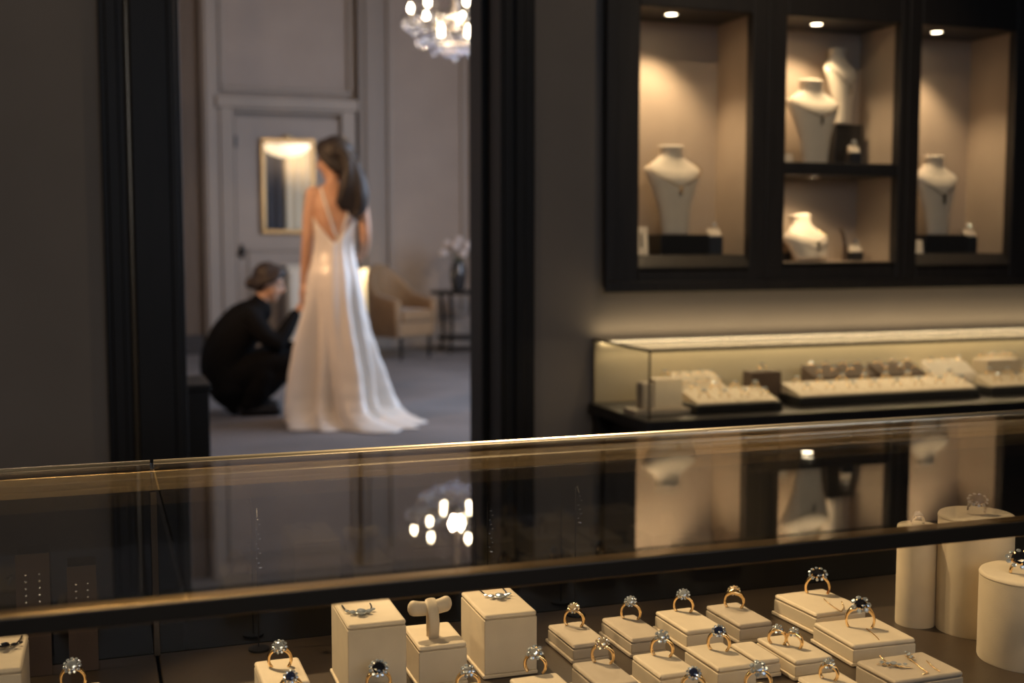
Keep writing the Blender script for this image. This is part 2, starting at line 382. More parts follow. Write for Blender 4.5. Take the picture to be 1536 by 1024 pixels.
# recessed puck lamps and their light
def puck(px, py, ztop, lab, xoff=0, power=8, spot=95, tgt=(0,0,0), col_=(1,.72,.42), lr=.02):
    d = ray(px, py); k = (ztop-HC)/d.z; p = Vector((d.x*k, d.y*k, ztop))
    p.y = min(max(p.y, YW+.03), YW+.05)
    r = thing('recessed_light', lab, 'light', p, 0, 'recessed niche lights')
    obj('trim_ring', MB().lathe([(.026,0),(.026,-.003),(.021,-.005),(.019,-.001),(.019,0)], n=28), M['nickel'], r, smooth=True)
    obj('lens', MB().lathe([(.0185,-.0005),(.017,-.003),(.004,-.004)], n=24), M['puck'], r, smooth=True)
    light('niche_lamp', 'SPOT', p+Vector((0,0,-.012)), power, col_, p+Vector((tgt[0],tgt[1],-1)), lr, spot=spot, blend=.6)
    return p
puck(1007,20,NZT,'small round recessed light in ceiling of leftmost tall niche', power=13, spot=110, tgt=(-.10,.05))
puck(1225,35,NZT,'small round recessed light above two busts in upper middle niche', power=9, spot=125, tgt=(-.1,.02))
puck(1405,47,NZT,'small round recessed light in ceiling of rightmost tall niche', power=11, spot=100, tgt=(-.02,.04))
puck(1220,264,1.351,'small round recessed light under middle shelf above lowest bust', power=3.6, spot=135, tgt=(-.05,.02))

# ---- necklace busts
def bust_profile(z):
    """half width, half depth, centre y, for a bust of unit height 1 (to neck rim)"""
    P = [(0,.150,.085,-.02),(.08,.155,.09,-.02),(.3,.19,.105,-.012),(.49,.25,.125,0),(.62,.30,.135,.01),(.69,.328,.125,.02),(.735,.325,.11,.03),(.77,.285,.105,.037),(.80,.235,.10,.042),
         (.84,.175,.095,.048),(.88,.138,.095,.052),(.92,.124,.097,.054),(.955,.122,.098,.055),(.97,.138,.108,.055),(.99,.140,.110,.055),(1.0,.128,.10,.055)]
    for i in range(len(P)-1):
        if z <= P[i+1][0]:
            t = (z-P[i][0])/(P[i+1][0]-P[i][0]); t = max(0,t)
            return [P[i][k]+(P[i+1][k]-P[i][k])*t for k in (1,2,3)]
    return P[-1][1:]
def bust_pt(z, a, off=0):
    w, d, cy = bust_profile(z)
    ca, sa = math.cos(a), math.sin(a)          # a = -90 deg is the front
    dd = d if sa < 0 else d*(.42 if z < .74 else .42+.58*min(1,(z-.74)/.07))
    # chest leans back towards the foot
    e = .75 if z < .74 else 1.0
    x = (w+off)*math.copysign(abs(ca)**e, ca); y = cy+(dd+off)*sa + (.10*(1-z/.7)*-.2 if z < .7 else 0)
    return Vector((x, y, z))
def bust_mesh(sx=1, sz=1, z0=0.0):
    b = MB(); rs = []
    zs = [i/46 for i in range(47)]
    for z in zs:
        if z < z0: continue
        rs.append([bust_pt(z, 2*PI*j/40) for j in range(40)])
    b.rings(rs)
    return b.xf(Matrix.Scale(1,4))
def bust(name, label, p, H, rz, wide=1.0, z0=0.0, group='necklace busts in the wall cabinet', lean=0):
    b = bust_mesh(z0=z0)
    Mx = Matrix.Rotation(lean,4,'X') @ Matrix.Diagonal((H*wide,H,H,1)) @ Matrix.Translation((0,0,-z0))
    b.xf(Mx)
    zm = min(v.z for v in b.v)
    Mx = Matrix.Translation((0,0,-zm)) @ Mx
    b.xf(Matrix.Translation((0,0,-zm)))
    o = obj(name, b, M['velvet'], None, p, rz, smooth='all')
    tag(o, label, 'necklace bust', group)
    return o, Mx
def necklace(label, bo, Mx, zn, zp, metal, gem, mate, chain_r=.0011, pend=.006, group='necklaces on busts', drop=1.0):
    t = thing('necklace', label, 'necklace', bo.location, bo.rotation_euler.z, group)
    pts = []
    N = 40
    for i in range(N+1):
        u = -1+2*i/N
        a = -PI/2 + u*1.42
        z = zp + (zn-zp)*abs(u)**1.0
        pts.append(Mx @ bust_pt(z, a, .020))
    obj('chain', MB().tube(pts, chain_r, 6), mate, t, smooth='all')
    q = Mx @ bust_pt(zp-.02, -PI/2, .038)
    g = MB().ball(q, (pend*.8,pend*.6,pend), 8, 5); g.ball(q+Vector((0,0,-pend*1.9*drop)), (pend*.7,pend*.5,pend*1.1), 8, 5)
    obj('pendant', g, gem, t)
    return t

def on_floor(px, py, z, ymin=YW+.05, ymax=NYB-.03):
    p = atz(px, py, z); return p
BZ = NZF[0]; BZC = NZF[1]
# left niche
def plinth(label, x0, x1, y0, y1, z0, z1, mt='black_box', group='dark plinths in the wall cabinet', name='plinth'):
    o = obj(name, MB().box(-(x1-x0)/2,-(y1-y0)/2,0,(x1-x0)/2,(y1-y0)/2,z1-z0), M[mt], None, ((x0+x1)/2,(y0+y1)/2,z0), bevel=.003)
    return tag(o, label, 'plinth', group)
def X(px, y): return aty(px, 355, y).x
yb = 3.385
plinth('dark plinth under bust in leftmost niche', X(981,yb), X(1053,yb), yb-.05, yb+.055, BZ, BZ+.062)
b1, Mx1 = bust('necklace_bust', 'cream necklace bust on plinth alone in leftmost tall niche', (X(1009,yb),yb,BZ+.0627), .272, R(8), 1.15)
necklace('fine gold necklace with drop pendant on bust in leftmost niche', b1, Mx1, .80, .53, M['gold'], M['gold'], M['gold'])
yb = 3.385
plinth('dark plinth under bust in rightmost niche', X(1374,yb), X(1437,yb), yb-.05, yb+.055, BZ, BZ+.062)
b2, Mx2 = bust('necklace_bust', 'cream necklace bust in rightmost niche wearing silver necklace with dark pendant', (X(1401,yb),yb,BZ+.0627), .262, R(6), 1.08)
necklace('silver necklace with dark drop pendant on bust in rightmost niche', b2, Mx2, .80, .50, M['silver'], M['onyx'], M['silver'], .0018, .0085)
yb = 3.36
b3, Mx3 = bust('necklace_bust', 'large cream bust standing in front on middle shelf of upper niche', (X(1216,yb),yb,1.3907), .265, R(8), 1.2)
necklace('fine necklace with small dark pendant on front bust of middle shelf', b3, Mx3, .80, .55, M['gold'], M['onyx'], M['gold'], .0011, .006)
yb = 3.44
pl = plinth('tall slim dark plinth behind front bust on middle shelf', X(1243,yb), X(1283,yb), yb-.025, yb+.03, 1.39, 1.39+.135)
b4, Mx4 = bust('necklace_bust', 'slim raised cream bust behind and right of large bust on middle shelf', (X(1255,yb),yb,1.5257), .245, R(22), 1.0)
necklace('short pale necklace with oval pendant on raised slim bust', b4, Mx4, .80, .50, M['silver'], M['silver'], M['silver'], .0016, .008)
yb = 3.37
b5, Mx5 = bust('necklace_bust', 'low broad cream bust below middle shelf', (X(1212,yb),yb-.015,BZC+.0007), .265, R(20), 1.2, z0=.42, lean=R(-12))
necklace('dark beaded necklace with bow pendant on low broad bust', b5, Mx5, .80, .62, M['onyx'], M['onyx'], M['gold'], .0015, .009, drop=.6)

# ---- jewellery: rings
def gem_mb(r, c=(0,0,0), n=8, h=1.0, tilt=None, sx=1.0):
    """brilliant cut: pavilion, girdle, staggered crown facets, table"""
    b = MB(); lv = [(.03,-.72,0),(.62,-.30,.5),(1.0,-.02,0),(1.0,.05,0),(.80,.24,.5),(.50,.38,0)]
    rs = [[Vector((r*q*math.cos(2*PI*(j+o)/n), r*q*math.sin(2*PI*(j+o)/n), r*z*h)) for j in range(n)] for q, z, o in lv]
    vs = [p for q in rs for p in q]; fs = []
    for i in range(len(lv)-1):
        for j in range(n):
            k = (j+1) % n; d = lv[i+1][2]-lv[i][2]
            A, B, C_, D = i*n+j, i*n+k, (i+1)*n+j, (i+1)*n+k
            if d == 0: fs.append((A,B,D,C_))
            elif d > 0: fs += [(A,B,C_),(B,D,C_)]
            else: fs += [(A,D,C_),(A,B,D)]
    fs.append(tuple(reversed(range(n)))); fs.append(tuple(range((len(lv)-1)*n, len(lv)*n)))
    b.add(vs, fs)
    Mx = Matrix.Translation(Vector(c)) @ (tilt if tilt is not None else Matrix.Identity(4)) @ Matrix.Diagonal((sx,1,1,1))
    return b.xf(Mx)
def ring_parts(root, r=.0115, band=.0016, widen=1.7, metal='gold', gem='diamond', style='halo', gr=.0056, sink=.20, gsx=1.0, split=False, tilt=R(44)):
    """a ring standing upright in the slot of its block: ring plane is local XZ, the stone leans to the front"""
    cz = r*(1-2*sink)+band
    a0 = -math.asin(max(-.98, min(.98, (cz-.0004)/r)))
    pts = []; rad = []
    N = 30
    for i in range(N+1):
        a = a0 + (PI-2*a0)*i/N
        up_ = max(0, math.sin(a))**2
        pts.append(Vector((r*math.cos(a)*(1-.10*up_), -.0012*up_, cz+r*math.sin(a)*1.04)))
        rad.append(band*(1+(widen-1)*up_))
    m = MB()
    if split:
        for q_ in (-1, 1):
            m.tube([p+Vector((0, q_*.0030*max(0,math.sin(a0+(PI-2*a0)*i/N)), 0)) for i, p in enumerate(pts)], band*.8, 8)
    else: m.tube(pts, rad, 10, flat=1.7, upv=(0,1,0))
    obj('band', m, M[metal], root, smooth='all')
    T = Matrix.Translation((0,-.0015,cz+r+gr*.25)) @ Matrix.Rotation(tilt,4,'X')
    st = MB(); top = gr*.35
    st.lathe([(gr*.25,-gr*.85),(gr*.6,-gr*.4),(gr*.92,-gr*.02),(gr*.98,.0)], (0,0,top), 12)
    for k in range(6):
        a = k*PI/3+.3
        st.tube([Vector((gr*.6*math.cos(a)*gsx,gr*.6*math.sin(a),top-gr*.5)), Vector((gr*1.02*math.cos(a)*gsx,gr*1.02*math.sin(a),top+.0003)), Vector((gr*.86*math.cos(a)*gsx,gr*.86*math.sin(a),top+gr*.34))], gr*.13, 6)
    obj('setting', st.xf(T), M['silver' if metal == 'silver' or style == 'halo' else metal], root, smooth=50)
    obj('gemstone', gem_mb(gr*.95, (0,0,top+gr*.08), 8 if style != 'oval' else 12, sx=gsx).xf(T), M[gem], root)
    if style in ('halo','cluster','oval'):
        h = MB(); k_ = 11 if style != 'cluster' else 7; sr = gr*(.32 if style != 'cluster' else .50)
        rr = gr*(1.22 if style != 'cluster' else 1.25)
        for k in range(k_):
            a = 2*PI*k/k_
            h.join(gem_mb(sr, (rr*math.cos(a)*gsx, rr*math.sin(a), top-gr*.10), 6, tilt=Matrix.Rotation(.45,4,Vector((-math.sin(a),math.cos(a),0)))))
        obj('accent_stones', h.xf(T), M['diamond' if gem != 'champagne' else 'champagne'], root)
    return root
def tilt_root(o, rx=0, ry=0): o.rotation_euler = (rx, ry, o.rotation_euler.z)
def make_ring(label, p, rz=R(-38), group=None, lean=R(-8), **k):
    t = thing('ring', label, 'ring', p, rz, group)
    ring_parts(t, **k)
    return t

# ---- padded blocks
def pad_block(label, cx, cy, w, d, h, rz=0, mt='cream', z0=None, base=True, group='padded ring blocks in the front counter', name='display_block', bev=.004):
    z0 = DECK if z0 is None else z0
    t = thing(name, label, 'display block', (cx,cy,z0+.0004), rz, group)
    bh = .0045 if base else 0
    if base: obj('base_plate', MB().box(-w/2-.002,-d/2-.001,0,w/2+.001,d/2+.003,bh), M[mt], t, bevel=.0015)
    lid = min(.006, h*.3)
    obj('body', MB().box(-w/2,-d/2,bh,w/2,d/2,h-lid), M[mt], t, bevel=.0012)
    obj('pad', MB().box(-w/2,-d/2,h-lid,w/2,d/2,h), M[mt], t, bevel=min(bev,lid*.5), seg=3)
    return t

# ================================================================== FRONT COUNTER
DECK, GT = .69, .900
KX0, KX1, KY0, KY1 = -1.3, 2.7, .884, 1.40
SEAM = atz(229, 708, .9).x
ct = thing('glass_display_counter', 'long glass topped jewellery counter across the foreground with brass rails', 'display counter', (.4,1.1,0))
off = Matrix.Translation((-.4,-1.1,0))
def kp(name, mb, mt, parent=None, **k): return obj(name, mb.xf(off), M[mt], parent or ct, **k)
kp('cabinet_base', MB().box(KX0,KY0+.03,.0,KX1,KY1-.01,DECK-.03), 'dark_wood', bevel=.006)
dk = MB(); dk.box(KX0,KY0,DECK-.03,SEAM-.0015,KY1-.006,DECK); dk.box(SEAM+.0015,KY0,DECK-.03,KX1,KY1-.006,DECK)
kp('deck', dk, 'deck', bevel=.002)
kp('back_panel', MB().box(KX0,KY1-.006,DECK-.03,KX1,KY1,GT-.022), 'dark_glass')
kp('back_rail', MB().box(KX0,KY1-.012,GT-.022,KX1,KY1,GT), 'brass', bevel=.001)
kp('front_rail', MB().box(KX0,KY0+.001,GT-.0135,KX1,KY0+.017,GT-.0005), 'brass', bevel=.0015)
kp('front_rail_face', MB().box(KX0,KY0-.003,GT-.0145,KX1,KY0+.001,GT-.001), 'bronze', bevel=.001)
gt = kp('glass_top', MB().box(KX0,KY0-.003,GT,SEAM-.0008,KY1,GT+.008), 'glass_top')
gt2 = kp('glass_top', MB().box(SEAM+.0008,KY0-.003,GT,KX1,KY1,GT+.008), 'glass_top')
kp('glass_front', MB().box(KX0,KY0-.002,DECK,SEAM-.0008,KY0+.004,GT-.0155), 'glass')
kp('glass_front', MB().box(SEAM+.0008,KY0-.002,DECK,KX1,KY0+.004,GT-.0155), 'glass')
e = MB(); e.tube([(KX0,KY1+.001,GT+.0045),(SEAM-.002,KY1+.001,GT+.0045)], .006, 12); e.tube([(SEAM+.002,KY1+.001,GT+.0045),(KX1,KY1+.001,GT+.0045)], .006, 12)
kp('edge_trim', e, 'steel_edge', smooth='all')
sp = MB(); sp.box(SEAM-.0035,KY1-.016,DECK,SEAM+.0035,KY1-.0125,GT-.023)
kp('seam_post', sp, 'bronze', bevel=.001)
ls = kp('led_strip', MB().box(KX0+.02,KY0+.0175,GT-.012,KX1-.02,KY0+.022,GT-.007), 'led')

# spots without fixtures, added along the back rail to brighten left block faces
for k, x in enumerate((-.20,.10,.30,.53,.74,.98)):
    light('added_case_spot', 'SPOT', (x,KY1-.020,GT-.012), 1.0, (1,.72,.40), (x+.09,KY1-.15,DECK+.03), .003, spot=100, blend=.8)
light('counter_led', 'AREA', (.7,KY0+.05,GT-.018), .62, (1,.73,.42), (.7,1.22,.70), 2.6, .012)  # light under the front rail, for the fronts of the blocks

G_RING = 'rings in the front counter'
def ring_on(label, px, py, ztop, rz=R(-38), **k):
    return make_ring(label, atz(px, py, ztop), rz, G_RING, **k)

ROW = [  # label, cx, cy, w, d, h, mat
 ('taupe padded block in back row just right of tall square plinths', .510,1.245,.043,.076,.0215,'taupe'),
 ('taupe padded block in back row second from tall plinths', .579,1.245,.043,.082,.0215,'taupe'),
 ('cream padded block in back row third from tall plinths', .650,1.243,.048,.080,.0235,'cream'),
 ('darkest taupe padded block in back row beside large stepped block', .716,1.243,.044,.080,.0235,'taupe'),
 ('taupe padded block in middle row at left below first back row block', .484,1.108,.043,.072,.0265,'taupe'),
 ('cream padded block in middle row holding brightest white cluster ring', .553,1.110,.044,.066,.0275,'cream'),
 ('pale padded block in middle row holding dark blue stone ring', .619,1.112,.046,.072,.0275,'cream'),
 ('cream block at bottom edge in front of tall square plinth', .412,1.090,.052,.066,.0265,'cream'),
]
for lab, cx, cy, w_, d_, h_, mt in ROW:
    pad_block(lab, cx, cy, w_, d_, h_, R(1), mt)
ring_on('yellow gold ring with round pale halo stone on first back row block', 861,938.5,.7118, gem='champagne', gr=.0050)
ring_on('gold ring with white halo stone on second back row block', 946,928,.7118, gem='diamond', gr=.0052)
ring_on('gold ring with bluish square halo stone on third back row block', 1025,917,.7138, gem='diamond', gr=.0053, gsx=1.1)
ring_on('gold ring with yellowish oval stone on darkest taupe block', 1101,911,.7138, gem='champagne', style='oval', gr=.0048, gsx=1.15, widen=2.6)
ring_on('gold ring with yellow tinted halo stone on left middle row block', 904,994,.7168, gem='champagne', gr=.0055)
ring_on('gold ring with brilliant white cluster on cream middle row block', 993,983.5,.7178, gem='diamond', style='cluster', gr=.0050)
ring_on('gold ring with dark blue halo stone on pale middle row block', 1078,975,.7178, gem='sapphire', gr=.0053)
ring_on('gold ring with large ice white cluster stone at bottom edge before tall plinth', 803,1008,.7168, gem='diamond', style='cluster', gr=.0054, r=.0112)

# tall square plinths
pad_block('tall cream square plinth at left carrying diamond necklace', .262,1.218,.060,.098,.083, R(-1), 'cream', name='display_plinth', group='square plinths in the front counter')
pad_block('tallest cream square plinth right of watch stand block', .413,1.240,.059,.093,.0695, R(-1), 'cream', name='display_plinth', group='square plinths in the front counter')
pad_block('squat square cream block under small T bar stand', .336,1.225,.052,.074,.0455, R(-1), 'cream', name='display_plinth', group='square plinths in the front counter')
pad_block('cream padded block left of tall necklace plinth', .170,1.205,.046,.074,.0315, R(0), 'cream')
pad_block('cream block at bottom left under single diamond ring', -.0275,1.226,.048,.070,.022, R(0), 'cream')
pad_block('white square plinth cut by left edge of picture', -.108,1.255,.070,.104,.065, R(-1), 'cream', name='display_plinth', group='square plinths in the front counter')
p = atz(420,1003,.7215); ring_on('gold ring with round white halo stone on block left of tall plinth', 420,1000,.7215, gem='diamond', gr=.0056, rz=R(-15))
ring_on('gold solitaire ring on lone block at bottom left', 110,1030,.7125, gem='diamond', gr=.0062, rz=R(-12), r=.0118)

# gold T bar stand on squat block (a thing resting on the block)
q = atz(645, 953, .7358)
tb = thing('ring_stand', 'small cream T bar stand with wide band on squat square block', 'stand', q, R(8)); tb.scale = (1.0,1.0,1.38)
obj('band', MB().tube([Vector((.0,-.010,.0005)),Vector((0,-.012,.012)),Vector((0,-.009,.022)),Vector((0,-.001,.0285)),Vector((0,.007,.024)),Vector((0,.010,.016))], .0062, 10, flat=.3, upv=(0,-1,.01)), M['cream'], tb, smooth='all')
obj('post', MB().lathe([(.004,0),(.004,.02)], n=14), M['cream'], tb, smooth=True)
for s in (-1, 1):
    obj('bar_end', MB().limb([Vector((s*.005,0,.022)),Vector((s*.012,0,.0225)),Vector((s*.019,0,.0235))], [.0055,.0058,.0062], 14), M['cream'], tb, smooth='all')

# pendants lying on plinth tops
def lying_necklace(label, px, py, z, w=.022, gem='diamond', metal='silver'):
    q = atz(px, py, z)
    t = thing('necklace', label, 'necklace', q, R(-5), 'necklaces on square plinths')
    pts = [Vector((-w*.72,.030,.0012)),Vector((-w*.66,.016,.0014)),Vector((-w*.42,.004,.0014)),Vector((0,-.004,.0016)),Vector((w*.42,.003,.0014)),Vector((w*.6,.016,.0014)),Vector((w*.62,.030,.0012))]
    b = MB().limb(pts, [.0011]*7, 8, 6)
    obj('chain', b, M[metal], t, smooth='all')
    g = MB()
    for (x, y_, r_) in ((0,-.0065,.0056),(-.0085,-.002,.0036),(.0085,-.002,.0036),(0,.002,.0036),(-.0135,.005,.0025),(.0135,.005,.0025)):
        g.join(gem_mb(r_, (x,y_,.0016+r_*.62), 8))
    obj('gemstone', g, M[gem], t)
    return t
lying_necklace('silver necklace with three diamond pendant lying on left tall plinth', 541,921,.773)
lying_necklace('silver chain with round cluster pendant lying on tallest square plinth', 748,897,.7595, .02)

lying_necklace('dark pendant necklace on white plinth at left edge', 8, 972, .7555, .018, 'onyx')
# double ring block, large blocks
pad_block('stepped cream block holding two diamond rings side by side', .716,1.122,.047,.080,.022, R(0), 'cream')
pad_block('low cream step at left of the two ring block', .672,1.130,.028,.060,.020, R(0), 'cream', group='low steps')
ring_on('small gold cluster ring at left on two ring block', 1166,966,.712, style='cluster', gr=.0038, r=.0095)
ring_on('small gold ring with trefoil diamond at right on two ring block', 1191,971,.712, style='cluster', gr=.0038, r=.0095, rz=R(-60))
pad_block('large cream block at back carrying open gold ring with dark stone', .830,1.247,.072,.086,.026, R(3), 'cream')
pad_block('large cream block in front of round pillars carrying claw ring', .817,1.138,.080,.083,.0245, R(-2), 'cream')
pad_block('wide cream block at lower right covered with scattered gold jewels', .783,1.012,.084,.064,.030, R(1), 'taupe')
ring_on('broad open gold ring with dark oval stone on large back block', 1226,890,.7165, rz=R(-28), gem='onyx', style='oval', gr=.0068, gsx=1.25, r=.0145, split=True, band=.0022, sink=.28)
ring_on('tall gold claw ring with dark faceted stone on large front block', 1290,941,.7145, rz=R(-30), gem='onyx', style='cluster', gr=.0070, r=.0155, band=.0015, widen=2.6, sink=.24)
# fine chains lying on the two large blocks
def chain(label, pxs, z, rad=.0006, metal='gold', group='fine gold chains'):
    P = [atz(x, y, z) for x, y in pxs]; c0 = P[0].copy(); b = MB()
    pts = [p-c0+Vector((0,0,rad*1.3)) for p in P]
    L = []
    for i in range(len(pts)-1):
        for k in range(7): L.append(pts[i].lerp(pts[i+1], k/7))
    for i, p in enumerate(L):
        d = (L[min(i+1,len(L)-1)]-L[max(i-1,0)]); ang = math.atan2(d.y, d.x)
        b.ball(p, (rad*2.2,rad*1.2,rad*1.2), 6, 4, Matrix.Rotation(ang,4,'Z'))
    o = obj('chain', b, M[metal], None, c0, smooth='all'); tag(o, label, 'chain', group); return o
chain('fine gold chain draped across top of large back block', [(1236,899),(1244,906),(1252,912),(1262,918),(1266,912),(1262,902)], .7165)
chain('fine gold chain trailing forward beside claw ring on large front block', [(1300,944),(1308,950),(1314,955),(1319,961)], .7145)
pz = .7205
def brooch(label, px, py, gem, rz, s=1.0):
    q = atz(px, py, pz); t = thing('brooch', label, 'brooch', q, rz, 'loose jewels on wide front block')
    b = MB()
    b.limb([Vector((-.014*s,0,.0012)),Vector((-.004*s,.003*s,.002)),Vector((.006*s,-.002*s,.002)),Vector((.016*s,0,.0012))], [.0006,.0011,.0011,.0006], 8)
    for k in range(4): b.limb([Vector((-.008*s+k*.005*s,0,.0015)),Vector((-.010*s+k*.005*s,.005*s*(-1)**k,.0025))], [.0009,.0006], 6, 3)
    obj('mount', b, M['gold'], t, smooth='all')
    g = MB()
    for k in range(5): g.join(gem_mb((.0032 if k == 2 else .0021)*s, (-.010*s+.005*s*k, .0012*(-1)**k, .0040), 7))
    obj('gemstone', g, M[gem], t)
brooch('gold brooch with pale stones at left on wide front block', 1340,1000,'diamond', R(-35), 1.15)
brooch('upright bluish jewel at back on wide front block', 1364,987,'diamond', R(70), .8)
chain('short gold chain at right on wide front block', [(1390,992),(1396,998),(1402,1003),(1410,1008)], pz)
chain('looping gold chain in middle of wide front block', [(1366,990),(1374,996),(1382,1003),(1392,1010),(1384,1012)], pz)
chain('gold chain at left edge of wide front block', [(1320,985),(1328,992),(1334,998)], pz)

# rings at the bottom edge, on blocks mostly below the picture
def low_ring(lab, blab, px, py, gem, style, gr=.0055, h=.024, mt='cream', rz=R(-25), r=.0112, metal='gold', w=.04, d=.05):
    q = atz(px, py, DECK+h)
    pad_block(blab, q.x, q.y-.004, w, d, h, R(0), mt)
    make_ring(lab, q, rz, G_RING, gem=gem, style=style, gr=gr, r=r, metal=metal)
low_ring('ring with black square stone at bottom edge before tall necklace plinth','block at bottom edge under black square stone ring',568,1034,'onyx','halo',.0068, r=.0115, rz=R(-10))
low_ring('ring with bluish stone at bottom edge below left halo ring','block at bottom edge left of black stone ring',437,1046,'sapphire','halo',.0052, rz=R(-20))
low_ring('small silvery cluster ring at bottom edge below T bar stand','block at bottom edge below T bar stand',702,1036,'diamond','cluster',.0046, rz=R(-20), w=.034)
low_ring('ring with dark square stone peeking up at bottom edge','block at bottom edge below brightest white cluster ring',1040,1040,'sapphire','halo',.0052, w=.036)
low_ring('broad ring with crown of diamonds at bottom edge','block at bottom edge beside two ring block',1137,1036,'diamond','cluster',.0056, r=.0125, w=.036)
q = atz(1240, 1018, DECK+.024)
pad_block('cream block at bottom edge below two ring block', q.x, q.y-.012, .05,.055,.024, 0, 'cream')
make_ring('gold ring with drop shaped diamonds at bottom edge below two ring block', atz(1243,1019,DECK+.024), R(-50), G_RING, gem='diamond', style='cluster', gr=.0040, r=.0090)

# round pillars
def pillar(label, cx, cy, r, h):
    t = thing('round_pillar', label, 'display pillar', (cx,cy,DECK), 0, 'round pillars')
    obj('body', MB().lathe([(r*.985,0),(r,.002),(r,h-.005)], n=64), M['cream'], t, smooth=True)
    obj('pad', MB().lathe([(r,h-.005),(r+.0006,h-.0035),(r*.985,h-.0008),(r*.95,h),(.001,h)], n=64), M['cream'], t, smooth='all')
    return t
pillar('slim round cream pillar left of the pillar pair', .938,1.204,.0235,.122)
pillar('taller round cream pillar behind the right edge pillar', .990,1.163,.0435,.141)
pillar('broad round cream pillar cut by right edge of picture', .976,1.058,.053,.099)
def pillar_ring(label, x, y, z, gem, r, gr, rz, gsx=1.0, style='oval', metal='silver', sink=.4):
    make_ring(label, (x,y,DECK+z), rz, 'rings on round pillars', gem=gem, style=style, gr=gr, r=r, metal=metal, gsx=gsx, sink=sink)
pillar_ring('silver ring with big bluish oval stone on taller round pillar', .988,1.161,.1415,'sapphire',.0105,.0070,R(-15),1.35)
pillar_ring('gold ring with large black oval stone on right edge pillar', .962,1.056,.0995,'onyx',.0115,.0088,R(-25),1.5, metal='gold', sink=.5)
pillar_ring('small silver ring on slim round pillar', .938,1.204,.1225,'diamond',.0075,.0038,R(-15))

# earring cards fixed to the dark back panel, seen dimly through the glass top
def ear_card(label, px, py, w_, h_, z0=.70):
    q = aty(px, py, 1.372)
    t = thing('earring_card', label, 'earring card', (q.x,q.y,DECK+.0005), R(0), 'earring cards against back panel')
    hh = q.z-DECK
    obj('card', MB().add([(-w_/2,-.012,0),(w_/2,-.012,0),(w_/2,.0,hh),(-w_/2,.0,hh),(-w_/2,-.009,0),(w_/2,-.009,0),(w_/2,.003,hh),(-w_/2,.003,hh)],
        [(0,1,2,3),(4,7,6,5),(0,4,5,1),(1,5,6,2),(2,6,7,3),(3,7,4,0)]), M['brown_leather'], t)
    for s in (-1,1):
        b = MB(); 
        for k in range(5): b.ball((s*w_*.2,-.005-.0016*k,hh*.84-.007*k), .0016+.0003*(k%2), 8, 5)
        obj('earring', b, M['silver'], t, smooth='all')
ear_card('tall brown earring card behind glass at far left', 48, 832, .034,.1)
ear_card('second brown earring card behind glass right of the tall one', 122, 850, .03,.09)
# hanging drop earrings inside the case
def drop(label, px, py, n_, y_=1.36, gem='silver'):
    q = aty(px, py, y_)
    t = thing('drop_earring', label, 'earring', (q.x,q.y,DECK+.0005), 0, 'drop earrings on wire stands')
    hh = q.z-DECK
    b = MB(); b.tube([(0,.01,0),(0,.01,hh+.004),(0,.004,hh+.008),(0,-.002,hh)], .0007, 6); b.lathe([(.012,0),(.012,.002),(.002,.003)], (0,.008,0), n=20)
    obj('wire_stand', b, M['black_metal'], t, smooth=40)
    g = MB()
    for k in range(n_):
        g.join(gem_mb(.0019+.0012*(k == n_-1), (math.sin(k*2.1)*.0022,-.003,hh-.003-.0055*k), 6))
    obj('drop', g, M[gem], t)
drop('long silver drop earring behind glass below the bride', 386, 775, 11)
drop('silver drop earring in front of right door casing', 735, 762, 10)
drop('short drop earring in front of grey wall', 868, 740, 7)
# ================================================================== WALL DISPLAY CASE
VX0, VX1, VY0, VY1, VZ0, VZ1 = 1.39, 3.35, 2.90, 3.285, .672, .862
vc = thing('glass_wall_case', 'lit glass jewellery case on dark table against back wall', 'display case', (2.3,3.1,0))
voff = Matrix.Translation((-2.3,-3.1,0))
def vp(name, mb, mt, **k): return obj(name, mb.xf(voff), M[mt], vc, **k)
vp('table_top', MB().box(VX0-.015,VY0-.015,VZ0-.032,VX1+.015,VY1,VZ0), 'dark_wood', bevel=.004)
vp('apron', MB().box(VX0+.03,VY0+.03,VZ0-.10,VX1-.03,VY1-.03,VZ0-.032), 'dark_wood', bevel=.003)
for x in (VX0+.0, VX1-.05):
    for y in (VY0+.0, VY1-.05): vp('leg', MB().box(x,y,0,x+.05,y+.05,VZ0-.033), 'dark_wood', bevel=.004)
tf = MB(); t_ = .007
tf.box(VX0,VY0,VZ1-.008,VX1,VY0+t_,VZ1); tf.box(VX0,VY1-t_,VZ1-.008,VX1,VY1,VZ1); tf.box(VX0,VY0+t_,VZ1-.008,VX0+t_,VY1-t_,VZ1); tf.box(VX1-t_,VY0+t_,VZ1-.008,VX1,VY1-t_,VZ1)
vp('top_frame', tf, 'bronze', bevel=.001)
cp = MB()
for x in (VX0, VX1-.004): cp.box(x,VY0,VZ0,x+.004,VY0+.004,VZ1-.008)
vp('corner_post', cp, 'bronze')
vp('glass_top', MB().box(VX0+t_,VY0+t_,VZ1-.006,VX1-t_,VY1-t_,VZ1-.001), 'glass')
vp('glass_front', MB().box(VX0+.004,VY0+.0005,VZ0,VX1-.004,VY0+.0035,VZ1-.008), 'glass')
vp('glass_side', MB().box(VX0+.0005,VY0+.004,VZ0,VX0+.0035,VY1-.012,VZ1-.008), 'glass')
M['case_back'] = mat('case_back', (.55,.48,.34), .6, noise_s=4, noise_a=.08)
vp('back_panel', MB().box(VX0+.003,VY1-.010,VZ0,VX1,VY1-.003,VZ1-.008), 'case_back')
vp('led_strip', MB().box(VX0+.02,VY1-.022,VZ1-.013,VX1-.02,VY1-.010,VZ1-.0085), 'led')
light('case_front_fill', 'AREA', (2.35,VY0+.025,VZ1-.014), 1.1, (1,.76,.44), (2.35,VY0+.15,.66), 1.9, .012)  # added fill with no strip of its own, brightens fronts of the contents
